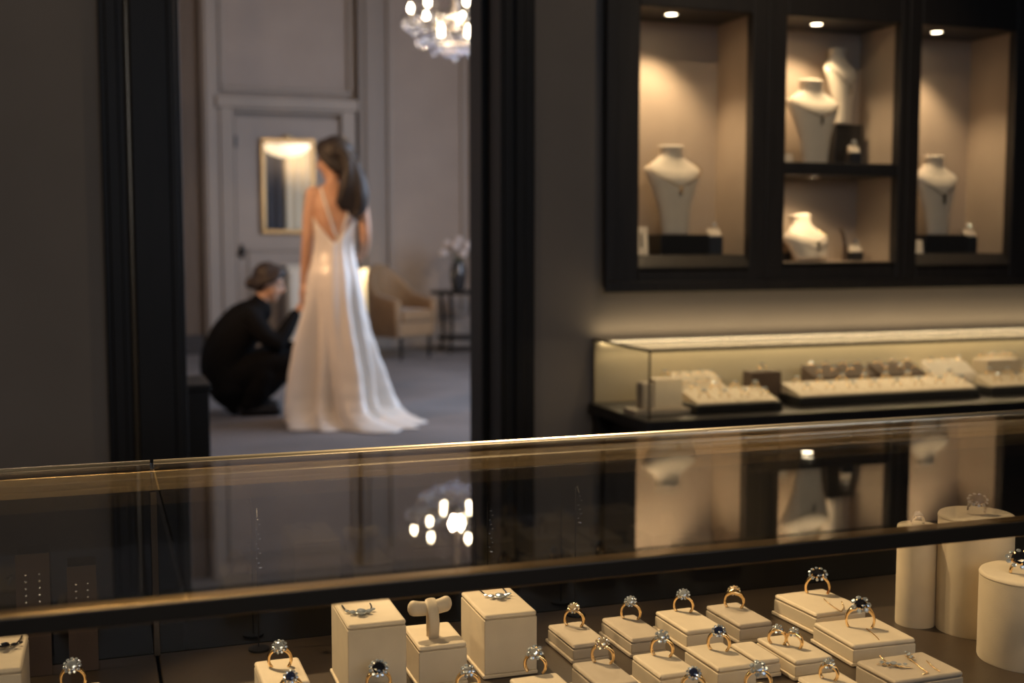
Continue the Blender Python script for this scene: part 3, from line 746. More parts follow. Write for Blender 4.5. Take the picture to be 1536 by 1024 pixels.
light('case_led', 'AREA', (2.35,VY1-.03,VZ1-.016), 2.6, (1,.75,.41), (2.35,3.06,.66), 1.9, .012)
light('case_led_up', 'AREA', (2.35,VY1-.022,VZ1+.004), .75, (1,.75,.41), (2.35,3.30,.97), 1.9, .008)

# contents
def cpad(label, px0, px1, pyb, ydep, h, mt='cream', z0=VZ0, name='display_block', d=.05, group='blocks in the wall case'):
    x0, x1 = aty(px0, pyb, ydep).x, aty(px1, pyb, ydep).x
    t = pad_block(label, (x0+x1)/2, ydep+d/2, x1-x0, d, h, 0, mt, z0, False, group, name)
    return (x0, x1, ydep, ydep+d, z0+h)
def wedge(label, px0, px1, ydep, d, h0, h1, mt, z0=VZ0, group='sloping ring rolls in the wall case'):
    x0, x1 = aty(px0, 560, ydep).x, aty(px1, 560, ydep).x
    m = MB().add([(x0,0,0),(x1,0,0),(x1,d,0),(x0,d,0),(x0,0,h0),(x1,0,h0),(x1,d,h1),(x0,d,h1)], [(0,3,2,1),(4,5,6,7),(0,1,5,4),(1,2,6,5),(2,3,7,6),(3,0,4,7)])
    m.xf(Matrix.Translation((-(x0+x1)/2,0,0)))
    o = obj('ring_roll', m, M[mt], None, ((x0+x1)/2,ydep,z0), bevel=.004, seg=3); tag(o, label, 'ring display', group)
    return (x0, x1, ydep, ydep+d, z0+(h0+h1)/2)
# one small ring, copied for the rest
def small_ring_proto():
    t = thing('ring', 'x', 'ring', (0,0,0), 0, 'small rings in the wall case')
    obj('band', MB().tube([Vector((.0095*math.cos(a),0,.0045+.0095*math.sin(a))) for a in [R(-28)+R(236)*i/16 for i in range(17)]], .0013, 6), M['gold'], t, smooth='all')
    obj('gemstone', gem_mb(.0062, (0,0,.0178), 7), M['diamond'], t)
    return t
proto = [None]
def small_ring(label, x, y, z, rz=0, s=1.0):
    if proto[0] is None:
        t = small_ring_proto(); proto[0] = t
    else:
        t = proto[0].copy(); col.objects.link(t)
        for ch in proto[0].children:
            k = ch.copy(); k.parent = t; col.objects.link(k)
    t.location = (x,y,z); t.rotation_euler = (0,0,rz); t['label'] = label; t.scale = (s,s,s)
    return t
def rings_on(label, b, n, rows=1, s=1.0, slope=0, yfrac=.5):
    x0, x1, y0, y1, z = b
    for r_ in range(rows):
        for i in range(n):
            fx_ = (i+.5)/n; fy = yfrac if rows == 1 else (r_+.5)/rows
            small_ring(label, x0+(x1-x0)*fx_, y0+(y1-y0)*fy, z+slope*(fy-.5), R(random.uniform(-50,10)), s*random.uniform(.9,1.1))
# A
bA = cpad('wide flat taupe base at left end of wall case', 952, 1040, 600, 2.985, .014, 'taupe', d=.075)
b = cpad('tall cream cube with single ring at left end of wall case', 982, 1024, 590, 3.0, .082, 'cream', z0=VZ0+.0145, d=.045)
small_ring('single ring on tall cream cube at left end of wall case', (b[0]+b[1])/2, (b[2]+b[3])/2, b[4], R(-20), 1.2)
b = cpad('narrow taupe cube beside the cream cube at left end', 964, 981, 590, 3.005, .072, 'taupe', z0=VZ0+.0145, d=.042)
# B
b = wedge('sloping cream ring roll behind the first black tray', 1026, 1092, 3.08, .09, .050, .095, 'cream'); rings_on('small gold and diamond ring on cream roll behind first black tray', b, 4, 2, .9, .033)
# C
def tray(label, px0, px1, ydep, d, h, top='cream', n=4):
    x0, x1 = aty(px0, 600, ydep).x, aty(px1, 600, ydep).x
    t = thing('ring_tray', label, 'ring tray', ((x0+x1)/2,ydep,VZ0), 0, 'black edged ring trays')
    w_ = x1-x0
    obj('tray_body', MB().box(-w_/2,0,0,w_/2,d,h), M['black_box'], t, bevel=.003)
    for i in range(n):
        a = -w_/2+.006+(w_-.012)*i/n; c_ = -w_/2+.006+(w_-.012)*(i+1)/n-.003
        pm = MB().add([(a,.006,h),(c_,.006,h),(c_,d-.006,h),(a,d-.006,h),(a,.006,h+.006),(c_,.006,h+.006),(c_,d-.006,h+.032),(a,d-.006,h+.032)], [(0,3,2,1),(4,5,6,7),(0,1,5,4),(1,2,6,5),(2,3,7,6),(3,0,4,7)])
        obj('pad', pm, M[top], t, bevel=.002)
    return (x0+.006, x1-.006, ydep+.006, ydep+d-.006, VZ0+h+.019)
b = tray('black tray with four cream pads at left of wall case', 1046, 1174, 2.945, .12, .026, n=4); rings_on('small ring on left black tray in wall case', b, 4, 2, 1.35, .026)
# D
b = cpad('brown leather cube behind trays in wall case', 1128, 1172, 575, 3.10, .092, 'brown_leather', d=.055)
small_ring('ring on brown leather cube in wall case', (b[0]+b[1])/2, (b[2]+b[3])/2, b[4], R(-20), 1.2)
# E
b = tray('long black tray with eight cream pads in middle of wall case', 1200, 1470, 2.985, .12, .028, n=8); rings_on('small ring on long black tray in wall case', b, 8, 2, 1.35, .026)
# F G H
for lab, p0, p1 in (('left dark brown ring roll behind long tray',1212,1254),('second dark brown ring roll behind long tray',1258,1302),('wide dark brown ring roll behind long tray',1312,1376)):
    b = wedge(lab, p0+12, p1+14, 3.115, .085, .066, .098, 'brown_leather'); rings_on('gold ring on '+lab.replace(' behind long tray', ' of wall case'), b, 2 if p1-p0 < 50 else 3, 2, .95, .026)
b = wedge('steep white display wedge near right end of wall case', 1402, 1466, 3.11, .07, .060, .10, 'velvet'); rings_on('small ring along white wedge in wall case', b, 3, 1, .9, .04, .75)
b = cpad('brown topped block at right end of wall case', 1480, 1534, 560, 3.12, .098, 'taupe', d=.07); rings_on('small ring on brown topped block at right end', b, 3, 2, 1.0)
b = tray('black tray cut by right edge in wall case', 1488, 1600, 3.0, .085, .028, n=4); rings_on('small ring on black tray cut by right edge', b, 4, 2, 1.35, .026)

# ---- small things in the wall cabinet niches
def slant_card(label, px, ydep, w_, h_, z0, rz=R(-8), gem='onyx'):
    x = X(px, ydep)
    t = thing('jewel_card', label, 'jewel card', (x,ydep,z0), rz, 'slanted jewel cards in the cabinet')
    obj('card', MB().add([(-w_/2,0,0),(w_/2,0,0),(w_/2,h_*.35,h_),(-w_/2,h_*.35,h_),(-w_/2,h_*.45,0),(w_/2,h_*.45,0),(w_/2,h_*.45,h_),(-w_/2,h_*.45,h_)],
        [(0,1,2,3),(4,7,6,5),(0,4,5,1),(1,5,6,2),(2,6,7,3),(3,7,4,0)]), M['velvet'], t, bevel=.002)
    if gem:
        g = MB()
        for k in range(4): g.ball((0,h_*(.10+.05*k),h_*(.34+.12*k)), (.004,.003,.006), 8, 5)
        obj('jewel', g, M[gem], t, smooth='all')
def ring_box(label, px, ydep, w_, h_, z0, rz=R(-10), gem='diamond'):
    x = X(px, ydep)
    t = thing('ring_box', label, 'ring box', (x,ydep,z0), rz, 'black ring boxes in the cabinet')
    obj('box_body', MB().box(-w_/2,0,0,w_/2,w_,h_), M['black_box'], t, bevel=.002)
    obj('insert', MB().add([(-w_*.42,.004,h_),(w_*.42,.004,h_),(w_*.42,w_*.8,h_),(-w_*.42,w_*.8,h_),(-w_*.42,.004,h_+.006),(w_*.42,.004,h_+.006),(w_*.42,w_*.7,h_+.026),(-w_*.42,w_*.7,h_+.026)],
        [(0,3,2,1),(4,5,6,7),(0,1,5,4),(1,2,6,5),(2,3,7,6),(3,0,4,7)]), M['velvet'], t, bevel=.0015)
    r_ = thing('ring', 'ring standing in '+label.replace('black ','',1), 'ring', (0,0,0), 0, 'rings in black ring boxes')
    Mw = Matrix.Translation((x,ydep,z0)) @ Matrix.Rotation(rz,4,'Z')
    r_.location = Mw @ Vector((0,w_*.4,h_+.018)); r_.rotation_euler = (0,0,rz)
    ring_parts(r_, r=.0095, band=.0013, gem=gem, gr=.0055, style='cluster', metal='silver')
slant_card('white slanted card with dark brooch at left of leftmost niche', 963, 3.335, .040, .085, BZ, R(-18))
ring_box('black ring box right of bust in leftmost niche', 1074, 3.35, .046, .056, BZ)
slant_card('white slanted card at left of rightmost niche', 1378, 3.325, .036, .045, BZ, R(-18), None)
ring_box('black ring box right of bust in rightmost niche', 1457, 3.35, .046, .056, BZ)
ring_box('black ring box right of busts on middle shelf', 1281, 3.34, .04, .038, 1.39)
slant_card('small white card at left end of middle shelf', 1180, 3.315, .034, .028, 1.39, R(-10), None)
ring_box('low black ring box right of low broad bust', 1287, 3.375, .042, .028, BZC)
plinth('low black box left of low broad bust', X(1172,3.37), X(1188,3.37), 3.37, 3.42, BZC, BZC+.03)
xq = X(1266, 3.41)
t = thing('earring_stand', 'slender brown earring stand with sparkling drops beside low broad bust', 'earring stand', (xq,3.41,BZC))
obj('stem', MB().limb([Vector((.004,0,.006)),Vector((.004,0,.05)),Vector((-.004,0,.085)),Vector((-.014,0,.102))], [.010,.008,.007,.005], 12), M['brown_leather'], t, smooth='all')
g = MB()
for k in range(8): g.join(gem_mb(.0035, (.004+.006*math.sin(k*1.9),-.009,.098-.0065*k), 6))
obj('drop', g, M['diamond'], t)

# ================================================================== FITTING ROOM FURNITURE
# low dark cabinet just inside the doorway
q = aty(313, 575, 3.72)
o = thing('low_cabinet', 'low dark cabinet just inside doorway at left', 'cabinet', (q.x-.11,3.83,0))
obj('body', MB().box(-.11,-.13,.03,.11,.13,q.z-.02), M['casing_wood'], o, bevel=.004)
obj('top', MB().box(-.115,-.135,q.z-.02,.115,.135,q.z), M['casing_wood'], o, bevel=.003)
obj('plinth_base', MB().box(-.10,-.12,0,.10,.12,.03), M['casing_wood'], o)

# mirror on the door
mx0, mx1, mz0, mz1 = fx(391), fx(472), fz(351), fz(209)
mm = thing('wall_mirror', 'tall gilt framed mirror hanging on grey door', 'mirror', ((mx0+mx1)/2,FY1-.061,(mz0+mz1)/2))
hw, hh = (mx1-mx0)/2, (mz1-mz0)/2
f_ = MB()
for (a,b_,c_,d_) in ((-hw,-hh,hw,-hh+.045),(-hw,hh-.045,hw,hh),(-hw,-hh+.045,-hw+.045,hh-.045),(hw-.045,-hh+.045,hw,hh-.045)): f_.box(a,-.05,b_,c_,0,d_)
obj('frame', f_, M['gilt'], mm, bevel=.01)
obj('mirror_glass', MB().box(-hw+.04,-.025,-hh+.04,hw-.04,-.015,hh-.04), M['mirror'], mm)
obj('crest', MB().ball((0,-.03,hh+.01), (.05,.02,.03), 14, 8), M['gilt'], mm, smooth='all')

# armchair
q = atz(607, 540, 0)
ch = thing('armchair', 'tan tub armchair with dark legs against far wall', 'armchair', (q.x+.005,11.35,0), R(30)); ch.scale = (.72,.78,.98)
def tub():
    b = MB(); rs = []; path = []
    for i in range(9): path.append((.33, -.33+.36*i/8, 0.0))
    for i in range(1, 24): a = PI*i/24; path.append((.33*math.cos(a), .03+.33*math.sin(a), math.sin(a)))
    for i in range(9): path.append((-.33, .03-.36*i/8, 0.0))
    for i, (x, y, k) in enumerate(path):
        hgt = .58+.05*(y+.33)/.36+.24*k**1.2
        if y <= .03: nx, ny = math.copysign(1, x), 0
        else: L = math.hypot(x, y-.03); nx, ny = x/L, (y-.03)/L
        P_ = lambda o, z: Vector((x+nx*o, y+ny*o, z))
        rs.append([P_(.035,.22), P_(.05,hgt-.05), P_(.04,hgt-.01), P_(0,hgt+.005), P_(-.035,hgt-.012), P_(-.042,hgt-.06), P_(-.04,.22)])
    return b.rings(rs)
obj('backrest', tub(), M['chair_cloth'], ch, smooth='all')
obj('seat_base', MB().box(-.31,-.34,.22,.31,.20,.36), M['chair_cloth'], ch, bevel=.03, seg=4)
obj('seat_cushion', MB().box(-.275,-.36,.36,.275,.18,.48), M['chair_cloth'], ch, bevel=.045, seg=5)
for sx in (-1,1):
    for sy in (-.30,.20):
        obj('leg', MB().lathe([(.016,0),(.026,.22)], (sx*.26,sy,0), 12), M['black_metal'], ch, smooth=True)

# side table, vase, flowers
q = Vector((fx(693)*11.75/FY1, 11.75, 0))
tb = thing('side_table', 'small dark oval side table with lower shelf beside armchair', 'side table', q)
TH_ = .62
obj('table_top', MB().lathe([(.30,TH_-.035),(.33,TH_-.028),(.33,TH_-.006),(.32,TH_),(.001,TH_)], n=48), M['black_metal'], tb, smooth=True)
obj('shelf', MB().lathe([(.25,.13),(.255,.135),(.255,.155),(.25,.16),(.001,.16)], n=48), M['black_metal'], tb, smooth=True)
for k in range(4):
    a = PI/4+k*PI/2
    obj('leg', MB().limb([Vector((.25*math.cos(a),.25*math.sin(a),.012)),Vector((.215*math.cos(a),.215*math.sin(a),.3)),Vector((.25*math.cos(a),.25*math.sin(a),TH_-.045))], [.014,.016,.018], 10), M['black_metal'], tb, smooth='all')
vz = q+Vector((-.05,-.03,TH_))
v = obj('vase', MB().lathe([(.055,0),(.06,.01),(.075,.08),(.085,.16),(.075,.23),(.06,.27),(.068,.29),(.062,.29),(.054,.27),(.068,.23),(.078,.16),(.05,.03),(.001,.025)], n=36), M['vase'], None, vz, smooth='all')
tag(v, 'dark glazed vase on side table holding white flowers', 'vase')
def flower(label, dx, dy, dz, r):
    t = thing('flower', label, 'flower', vz+Vector((0,0,.06)), 0, 'white flowers in the vase')
    b = MB()
    obj('stem', MB().limb([Vector((dx*.15,dy*.15,0)),Vector((dx*.12,dy*.12,.14)),Vector((dx*.22,dy*.22,.24)),Vector((dx,dy,dz-.06))], [.004]*4, 6), M['leaf'], t, smooth='all')
    c0 = Vector((dx,dy,dz-.06))
    for k in range(34):
        g = k*2.39996; z_ = 1-2*(k+.5)/34; rr = math.sqrt(1-z_*z_)
        d = Vector((rr*math.cos(g), rr*math.sin(g), z_))
        if d.z < -.75: continue
        b.ball(c0+d*r*.75, (r*.36,r*.36,r*.2), 8, 5, d.to_track_quat('Z','Y').to_matrix().to_4x4())
    b.ball(c0, r*.7, 12, 8)
    obj('bloom', b, M['petal'], t, smooth='all')
for k, (dx, dy, dz, r) in enumerate([(0,0,.50,.055),(-.115,0,.46,.055),(.115,0,.46,.055),(-.06,-.10,.445,.053),(.06,-.10,.44,.053),(-.17,-.05,.375,.05),(.17,-.05,.375,.05),(-.06,.10,.45,.053),(.06,.10,.45,.053),(0,-.165,.37,.05)]):
    flower('white blossom in full bunch standing in dark vase', dx, dy, dz, r)

# pale cabinet behind the bride and a lit floor lamp
cw0, cw1 = aty(432,400,11.9).x, aty(533,400,11.9).x
zt_ = aty(480,397,11.9).z
o = thing('console_cabinet', 'pale painted low cabinet against far wall behind bride', 'cabinet', ((cw0+cw1)/2,12.05,0))
w_ = cw1-cw0
obj('body', MB().box(-w_/2,-.15,.06,w_/2,.15,zt_-.03), M['white_paint'], o, bevel=.006)
obj('top', MB().box(-w_/2-.02,-.17,zt_-.03,w_/2+.02,.16,zt_), M['white_paint'], o, bevel=.006)
for s in (-1,1):
    dd = obj('door', MB().box(-w_/4+.02,-.168,.1,w_/4-.02,-.15,zt_-.06), M['white_paint'], o, loc=(s*w_/4,0,0), bevel=.004)
    obj('knob', MB().ball((-s*(w_/4-.05),-.18,.5), .014, 10, 6), M['gilt'], dd, smooth='all')
obj('plinth_base', MB().box(-w_/2+.03,-.13,0,w_/2-.03,.13,.06), M['white_paint'], o)
lp = aty(548, 500, 11.85); zt2 = aty(548,402,11.85).z
o = thing('column_lamp', 'glowing square paper floor lamp behind the bride beside armchair', 'floor lamp', (lp.x,11.85,0))
obj('shade', MB().box(-.052,-.052,.05,.052,.052,zt2-.012), M['lamp_paper'], o, bevel=.006)
obj('base', MB().box(-.06,-.06,0,.06,.06,.05), M['white_paint'], o, bevel=.004)
obj('cap', MB().box(-.056,-.056,zt2-.012,.056,.056,zt2), M['white_paint'], o, bevel=.003)

# chandelier
CH = aty(682, 30, 8.1); CH.z = 2.62
cd = thing('chandelier', 'crystal chandelier with lit bulbs hanging in fitting room', 'chandelier', CH)
obj('stem', MB().lathe([(.012,-.08),(.022,-.03),(.014,.02),(.03,.12),(.014,.2),(.012,FZ-CH.z-.03),(.07,FZ-CH.z-.02),(.07,FZ-CH.z)], n=20), M['nickel'], cd, smooth=True)
fr_ = MB()
for rr, zz in ((.355,.02),(.26,-.10),(.15,-.17)): fr_.tube([Vector((rr*math.cos(a),rr*math.sin(a),zz)) for a in [2*PI*k/40 for k in range(40)]], .006, 8, closed=True)
obj('frame', fr_, M['nickel'], cd, smooth='all')
for k in range(7):
    a = 2*PI*k/7+.2
    arm = obj('arm', MB().limb([Vector((.02*math.cos(a),.02*math.sin(a),.06)),Vector((.14*math.cos(a),.14*math.sin(a),-.03)),Vector((.27*math.cos(a),.27*math.sin(a),.0)),Vector((.30*math.cos(a),.30*math.sin(a),.06))], [.007,.007,.007,.009], 8), M['nickel'], cd, smooth='all')
    obj('bulb', MB().lathe([(.008,.06),(.012,.07),(.018,.085),(.015,.10),(.006,.118),(.001,.122)], (.30*math.cos(a),.30*math.sin(a),0), 12), M['bulb'], arm, smooth='all')
for k in range(4):
    a = 2*PI*k/4+.5
    obj('bulb', MB().lathe([(.006,-.06),(.014,-.054),(.017,-.04),(.010,-.02),(.001,-.012)], (.13*math.cos(a),.13*math.sin(a),-.02), 12), M['bulb'], cd, smooth='all')
def cry_mb(s=1.0): return MB().lathe([(.001,0),(.006*s,-.008*s),(.009*s,-.028*s),(.005*s,-.045*s),(.001,-.055*s)], n=6)
cry_me = cry_mb().mesh('crystal'); cry_me.materials.append(M['crystal'])
bead_me = MB().ball((0,0,0), .009, 6, 4).mesh('crystal_bead'); bead_me.materials.append(M['crystal'])
ncr = 0
for rr, zz, nn in ((.355,.012,40),(.26,-.106,34),(.15,-.176,22)):
    for k in range(nn):
        a = 2*PI*k/nn
        c_ = bpy.data.objects.new('crystal', cry_me); c_.location = (rr*math.cos(a),rr*math.sin(a),zz); c_.rotation_euler = (0,0,a); link(c_, cd); ncr += 1
# strings of beads swagged between the rings: one part
bs = MB()
for k in range(40):
    a = 2*PI*k/40
    for (r0,z0_,r1,z1_,nb) in ((.355,.02,.26,-.10,7),(.26,-.10,.15,-.17,5),(.15,-.17,.02,-.20,5),(.10,.30,.355,.02,11)):
        for i in range(nb):
            t = i/nb; rr = r0+(r1-r0)*t; zz = z0_+(z1_-z0_)*t-.02*math.sin(PI*t)
            bs.ball((rr*math.cos(a),rr*math.sin(a),zz), .0075, 5, 3)
o = obj('crystal_strings', bs, M['crystal'], cd); o['kind'] = 'stuff'
obj('finial', MB().lathe([(.012,-.08),(.04,-.10),(.045,-.115),(.012,-.14),(.012,-.17),(.02,-.19),(.012,-.21),(.022,-.235),(.014,-.265),(.002,-.285)], n=16), M['crystal'], cd, smooth=True)
obj('bobeche', MB().lathe([(.002,-.075),(.05,-.07),(.055,-.06),(.02,-.05)], n=20), M['black_metal'], cd, smooth=True)

# ================================================================== PEOPLE
def hand(mb, wrist, d, n, s=1.0, curl=.5, side=1):
    """palm + five fingers. d: direction of the hand, n: palm normal (fingers curl that way)"""
    d = Vector(d).normalized(); n = Vector(n); n = (n-d*n.dot(d)).normalized(); l = d.cross(n)*side
    w_ = Vector(wrist)
    for k in (-1,0,1): mb.limb([w_+l*.010*k*s, w_+d*.045*s+l*.020*k*s, w_+d*.088*s+l*.024*k*s], [.016*s,.015*s,.012*s], 10, 3)
    for k, (off_, ln) in enumerate(((-.031,.062),(-.0105,.074),(.0105,.078),(.031,.07))):
        b0 = w_+d*.082*s+l*off_*s
        p1 = b0+(d*math.cos(curl*.5)+n*math.sin(curl*.5))*ln*.45*s
        p2 = p1+(d*math.cos(curl*1.3)+n*math.sin(curl*1.3))*ln*.32*s
        p3 = p2+(d*math.cos(curl*2)+n*math.sin(curl*2))*ln*.25*s
        mb.limb([b0,p1,p2,p3], [.0095*s,.0085*s,.008*s,.007*s], 8, 3)
    b0 = w_+d*.025*s+l*.028*s
    mb.limb([b0, b0+(d*.6+l*.7+n*.2)*.034*s, b0+(d*.9+l*.5+n*.45)*.062*s], [.012*s,.0105*s,.0085*s], 8, 3)
def head(mb, c, f, up, s=1.0):
    """head with face; c centre of skull, f facing direction"""
    f = Vector(f).normalized(); up = Vector(up); up = (up-f*up.dot(f)).normalized(); l = up.cross(f)
    Mx = Matrix(((f.x,l.x,up.x,c[0]),(f.y,l.y,up.y,c[1]),(f.z,l.z,up.z,c[2]),(0,0,0,1)))
    t = MB()
    t.ball((-.012,0,.022), (.096*s,.074*s,.092*s), 20, 14)
    t.ball((.022,0,-.03), (.066*s,.060*s,.082*s), 18, 12)
    t.limb([Vector((.035,0,-.065)),Vector((.062,0,-.097))], [.038*s,.021*s], 12, 3)   # jaw and chin
    t.limb([Vector((.082,0,.012)),Vector((.104,0,-.025)),Vector((.096,0,-.034))], [.008,.0125,.011], 10, 3)  # nose
    for k in (-1,1):
        t.ball((-.012,.073*s*k,-.012), (.016,.009,.030), 10, 8)                    # ear
        t.ball((.072,.030*k,.022), (.014,.02,.008), 10, 6)                         # brow
        t.ball((.060,.034*k,-.03), (.018,.018,.016), 10, 6)                        # cheek
    t.ball((.082,0,-.058), (.010,.021,.005), 10, 6); t.ball((.080,0,-.068), (.010,.018,.006), 10, 6)  # lips
    mb.join(t.xf(Mx)); return Mx
def loft_torso(mb, rows, n=32):
    mb.rings([[Vector((cx+w_*math.copysign(abs(math.cos(2*PI*j/n))**.85, math.cos(2*PI*j/n)), cy+d_*math.sin(2*PI*j/n), z)) for j in range(n)] for z, cx, cy, w_, d_ in rows])

# ---- bride. local frame: +x to the right of the line of sight, +y away from the viewer
def facing(p): return math.atan2(-p.x, p.y)
bp = atz(508, 634, 0)
wm = thing('person', 'woman in long ivory satin backless gown standing with back turned', 'person', (bp.x,bp.y,0), facing(bp))
TORSO = [(.84,-.02,.01,.138,.095),(.90,-.02,.005,.138,.094),(.97,-.018,.008,.124,.085),(1.05,-.016,.008,.106,.076),(1.11,-.014,.01,.102,.073),(1.18,-.012,.008,.111,.077),(1.26,-.008,.005,.126,.088),
         (1.34,-.004,.005,.138,.088),(1.40,-.002,.01,.146,.078),(1.435,-.002,.014,.140,.062),(1.46,-.004,.018,.105,.052),(1.485,-.008,.02,.06,.048)]
b = MB()
loft_torso(b, TORSO)
b.limb([Vector((-.01,.02,1.45)),Vector((-.012,.028,1.52)),Vector((-.015,.03,1.585))], [.056,.048,.05], 14)
for s_, sp_ in ((-1,(-.135,.01,1.42)),(1,(.135,.01,1.415))): b.ball(sp_, (.05,.048,.05), 14, 10)
for s_ in (-1,1): b.limb([Vector((-.02+.08*s_,0,.86)),Vector((-.01+.08*s_,.02,.48)),Vector((.07*s_,.0,.09))], [.088,.056,.036], 12); b.limb([Vector((.07*s_,-.02,.055)),Vector((.07*s_,.12,.03))], [.032,.026], 10)
b.limb([Vector((-.140,.01,1.425)),Vector((-.165,.0,1.28)),Vector((-.178,-.005,1.135)),Vector((-.192,.03,.99)),Vector((-.205,.05,.875))], [.046,.040,.034,.031,.022], 14)
hand(b, (-.206,.052,.87), (-.12,.12,-1), (.9,.3,0), 1.0, .35, 1)
b.limb([Vector((.140,.01,1.42)),Vector((.168,.0,1.28)),Vector((.178,.0,1.15)),Vector((.165,.10,1.06)),Vector((.10,.175,1.0))], [.046,.040,.034,.030,.022], 14)
hand(b, (.098,.177,.998), (-.9,.25,-.25), (-.2,-.9,0), 1.0, .5, -1)
fdir = Vector((-.93,.36,-.20)); hc = Vector((-.018,.03,1.640))
Mh = head(b, hc, fdir, (-.05,.0,1), .97)
me = remeshed(b, .007, 5, 'body'); obj('body', me, M['skin'], wm)
for k in (-1,1): obj('eye', MB().ball(Mh @ Vector((.076,.030*k,.004)), (.010,.010,.008), 10, 6), M['eye'], wm, smooth='all')
# hair: cap and long waves swept over the right shoulder
h = MB()
hl = Mh.to_3x3()
h.ball(Mh @ Vector((-.034,0,.036)), (.108,.104,.102), 20, 14); h.ball(Mh @ Vector((-.085,-.01,-.05)), (.07,.085,.10), 18, 12)
h.ball(Mh @ Vector((.012,.0,.070)), (.080,.078,.060), 18, 12)
h.ball(Mh @ Vector((-.05,0,-.02)), (.075,.085,.09), 18, 12)
for k in (-1,1): h.limb([Mh @ Vector((.055,.052*k,.075)), Mh @ Vector((.035,.078*k,.03)), Mh @ Vector((-.01,.085*k,-.03)), Mh @ Vector((-.05,.07*k,-.08))], [.022,.026,.032,.036], 12)
rnd = random.Random(3)
for k in range(26):
    u = k/25; a0 = rnd.uniform(-1,1); 
    st = Mh @ Vector((-.07-.02*rnd.random(), a0*.065, rnd.uniform(-.05,.05)))
    e_ = Vector((.01+.165*u, -.078-.03*rnd.random(), 1.285+.11*abs(u-.66)+rnd.uniform(-.012,.02)))
    m1 = st.lerp(e_, .35)+Vector((.03+rnd.uniform(-.012,.012), -.035, .035)); m2 = st.lerp(e_, .7)+Vector((.03+rnd.uniform(-.014,.014),-.025,.01))
    h.limb([st, m1, m2, e_], [.030,.032,.030,.014], 10, 5)
me = remeshed(h, .0065, 3, 'hair'); obj('hair', me, M['hair_dark'], wm)
# gown
def lerp_rows(rows, z):
    for i in range(len(rows)-1):
        a, c = rows[i], rows[i+1]
        if (a[0]-z)*(c[0]-z) <= 0:
            t = (z-a[0])/(c[0]-a[0]) if c[0] != a[0] else 0
            t = t*t*(3-2*t)*.5+t*.5
            return [a[k]+(c[k]-a[k])*t for k in range(1, len(a))]
    return rows[0][1:] if abs(z-rows[0][0]) < abs(z-rows[-1][0]) else rows[-1][1:]
#        z, xL, xR, yNear, yFar, fold amplitude
GOWN = [(0.004,-.30,.43,-.38,.30,.030),(.022,-.285,.37,-.33,.29,.036),(.05,-.275,.31,-.27,.28,.042),(.10,-.268,.268,-.225,.265,.048),(.18,-.255,.242,-.19,.245,.046),(.30,-.240,.226,-.165,.225,.040),
        (.45,-.225,.196,-.15,.20,.032),(.60,-.206,.166,-.142,.175,.022),(.74,-.190,.146,-.138,.15,.012),(.84,-.182,.136,-.132,.13,.006),(.92,-.172,.127,-.118,.118,.004),(1.0,-.147,.106,-.097,.104,.004),
        (1.07,-.126,.090,-.079,.092,.005),(1.12,-.122,.090,-.076,.090,.004),(1.20,-.130,.106,-.083,.096,.002),(1.27,-.139,.122,-.088,.103,.001),(1.34,-.146,.136,-.09,.102,0),(1.40,-.152,.146,-.078,.096,0)]
def fold(a, z):
    return (math.sin(a*5+1.3+z*1.2)*.55+math.sin(a*9+.4-z*2.0)*.35+math.sin(a*13+2.2+z)*.25)
def gown_pt(a, z, off=0):
    xl, xr, yn, yf, am = lerp_rows(GOWN, z)
    cx, w_ = (xl+xr)/2, (xr-xl)/2; cy, d_ = (yn+yf)/2, (yf-yn)/2
    r_ = 1+am/max(w_,.1)*fold(a, z)*2.7
    # the train trails to the right and towards the viewer near the floor
    x = cx+(w_+off)*r_*math.cos(a); y = cy+(d_+off)*r_*math.sin(a)
    k = max(0, (.11-z)/.11)**1.6
    da = (a-R(-38)+PI) % (2*PI)-PI
    ex = math.exp(-(da/.75)**2)*k
    return Vector((x+.10*ex, y-.10*ex, z))
def ztop(a):
    da = abs((a+PI/2+PI) % (2*PI)-PI)               # 0 at the middle of the back
    if da < 1.15: return 1.125+.155*(da/1.15)**1.15
    return 1.28+.04*min(1,(da-1.15)/1.0)
gm = MB(); NA = 144; NZ = 54
grid = []
for i in range(NZ+1):
    u = i/NZ; rowv = []
    for j in range(NA):
        a = 2*PI*j/NA; zt = ztop(a)
        z = .004+(zt-.004)*(u**1.35)
        rowv.append(gown_pt(a, z, .006))
    grid.append(rowv)
gm.rings(grid, cap=False)
go = obj('gown', gm, M['satin'], wm, smooth='all')
so = go.modifiers.new('thick', 'SOLIDIFY'); so.thickness = .004; so.offset = 1
def back_pt(x, z, off=.010):
    for i in range(len(TORSO)-1):
        a_, c_ = TORSO[i], TORSO[i+1]
        if a_[0] <= z <= c_[0]:
            t = (z-a_[0])/(c_[0]-a_[0]); cx, cy, w_, d_ = [a_[k]+(c_[k]-a_[k])*t for k in (1,2,3,4)]
            u = max(-.99, min(.99, (x-cx)/(w_+.005)))
            return Vector((x, cy-(d_)*math.sqrt(1-abs(u)**2.3)-off, z))
    return Vector((x, -.05, z))
for s_ in (-1,1):
    pts = []
    for i in range(13):
        t = i/12; z = 1.14+(1.452-1.14)*t; x = .012+s_*(.004+.098*t**.9)
        pts.append(back_pt(x, z, .008))
    pts.append(Vector((.012+s_*.104, .02, 1.470))); pts.append(Vector((.010+s_*.105,.07,1.44)))
    obj('strap', MB().tube(pts, .008, 10, flat=.3, upv=(0,-1,.05)), M['satin'], wm, smooth='all')

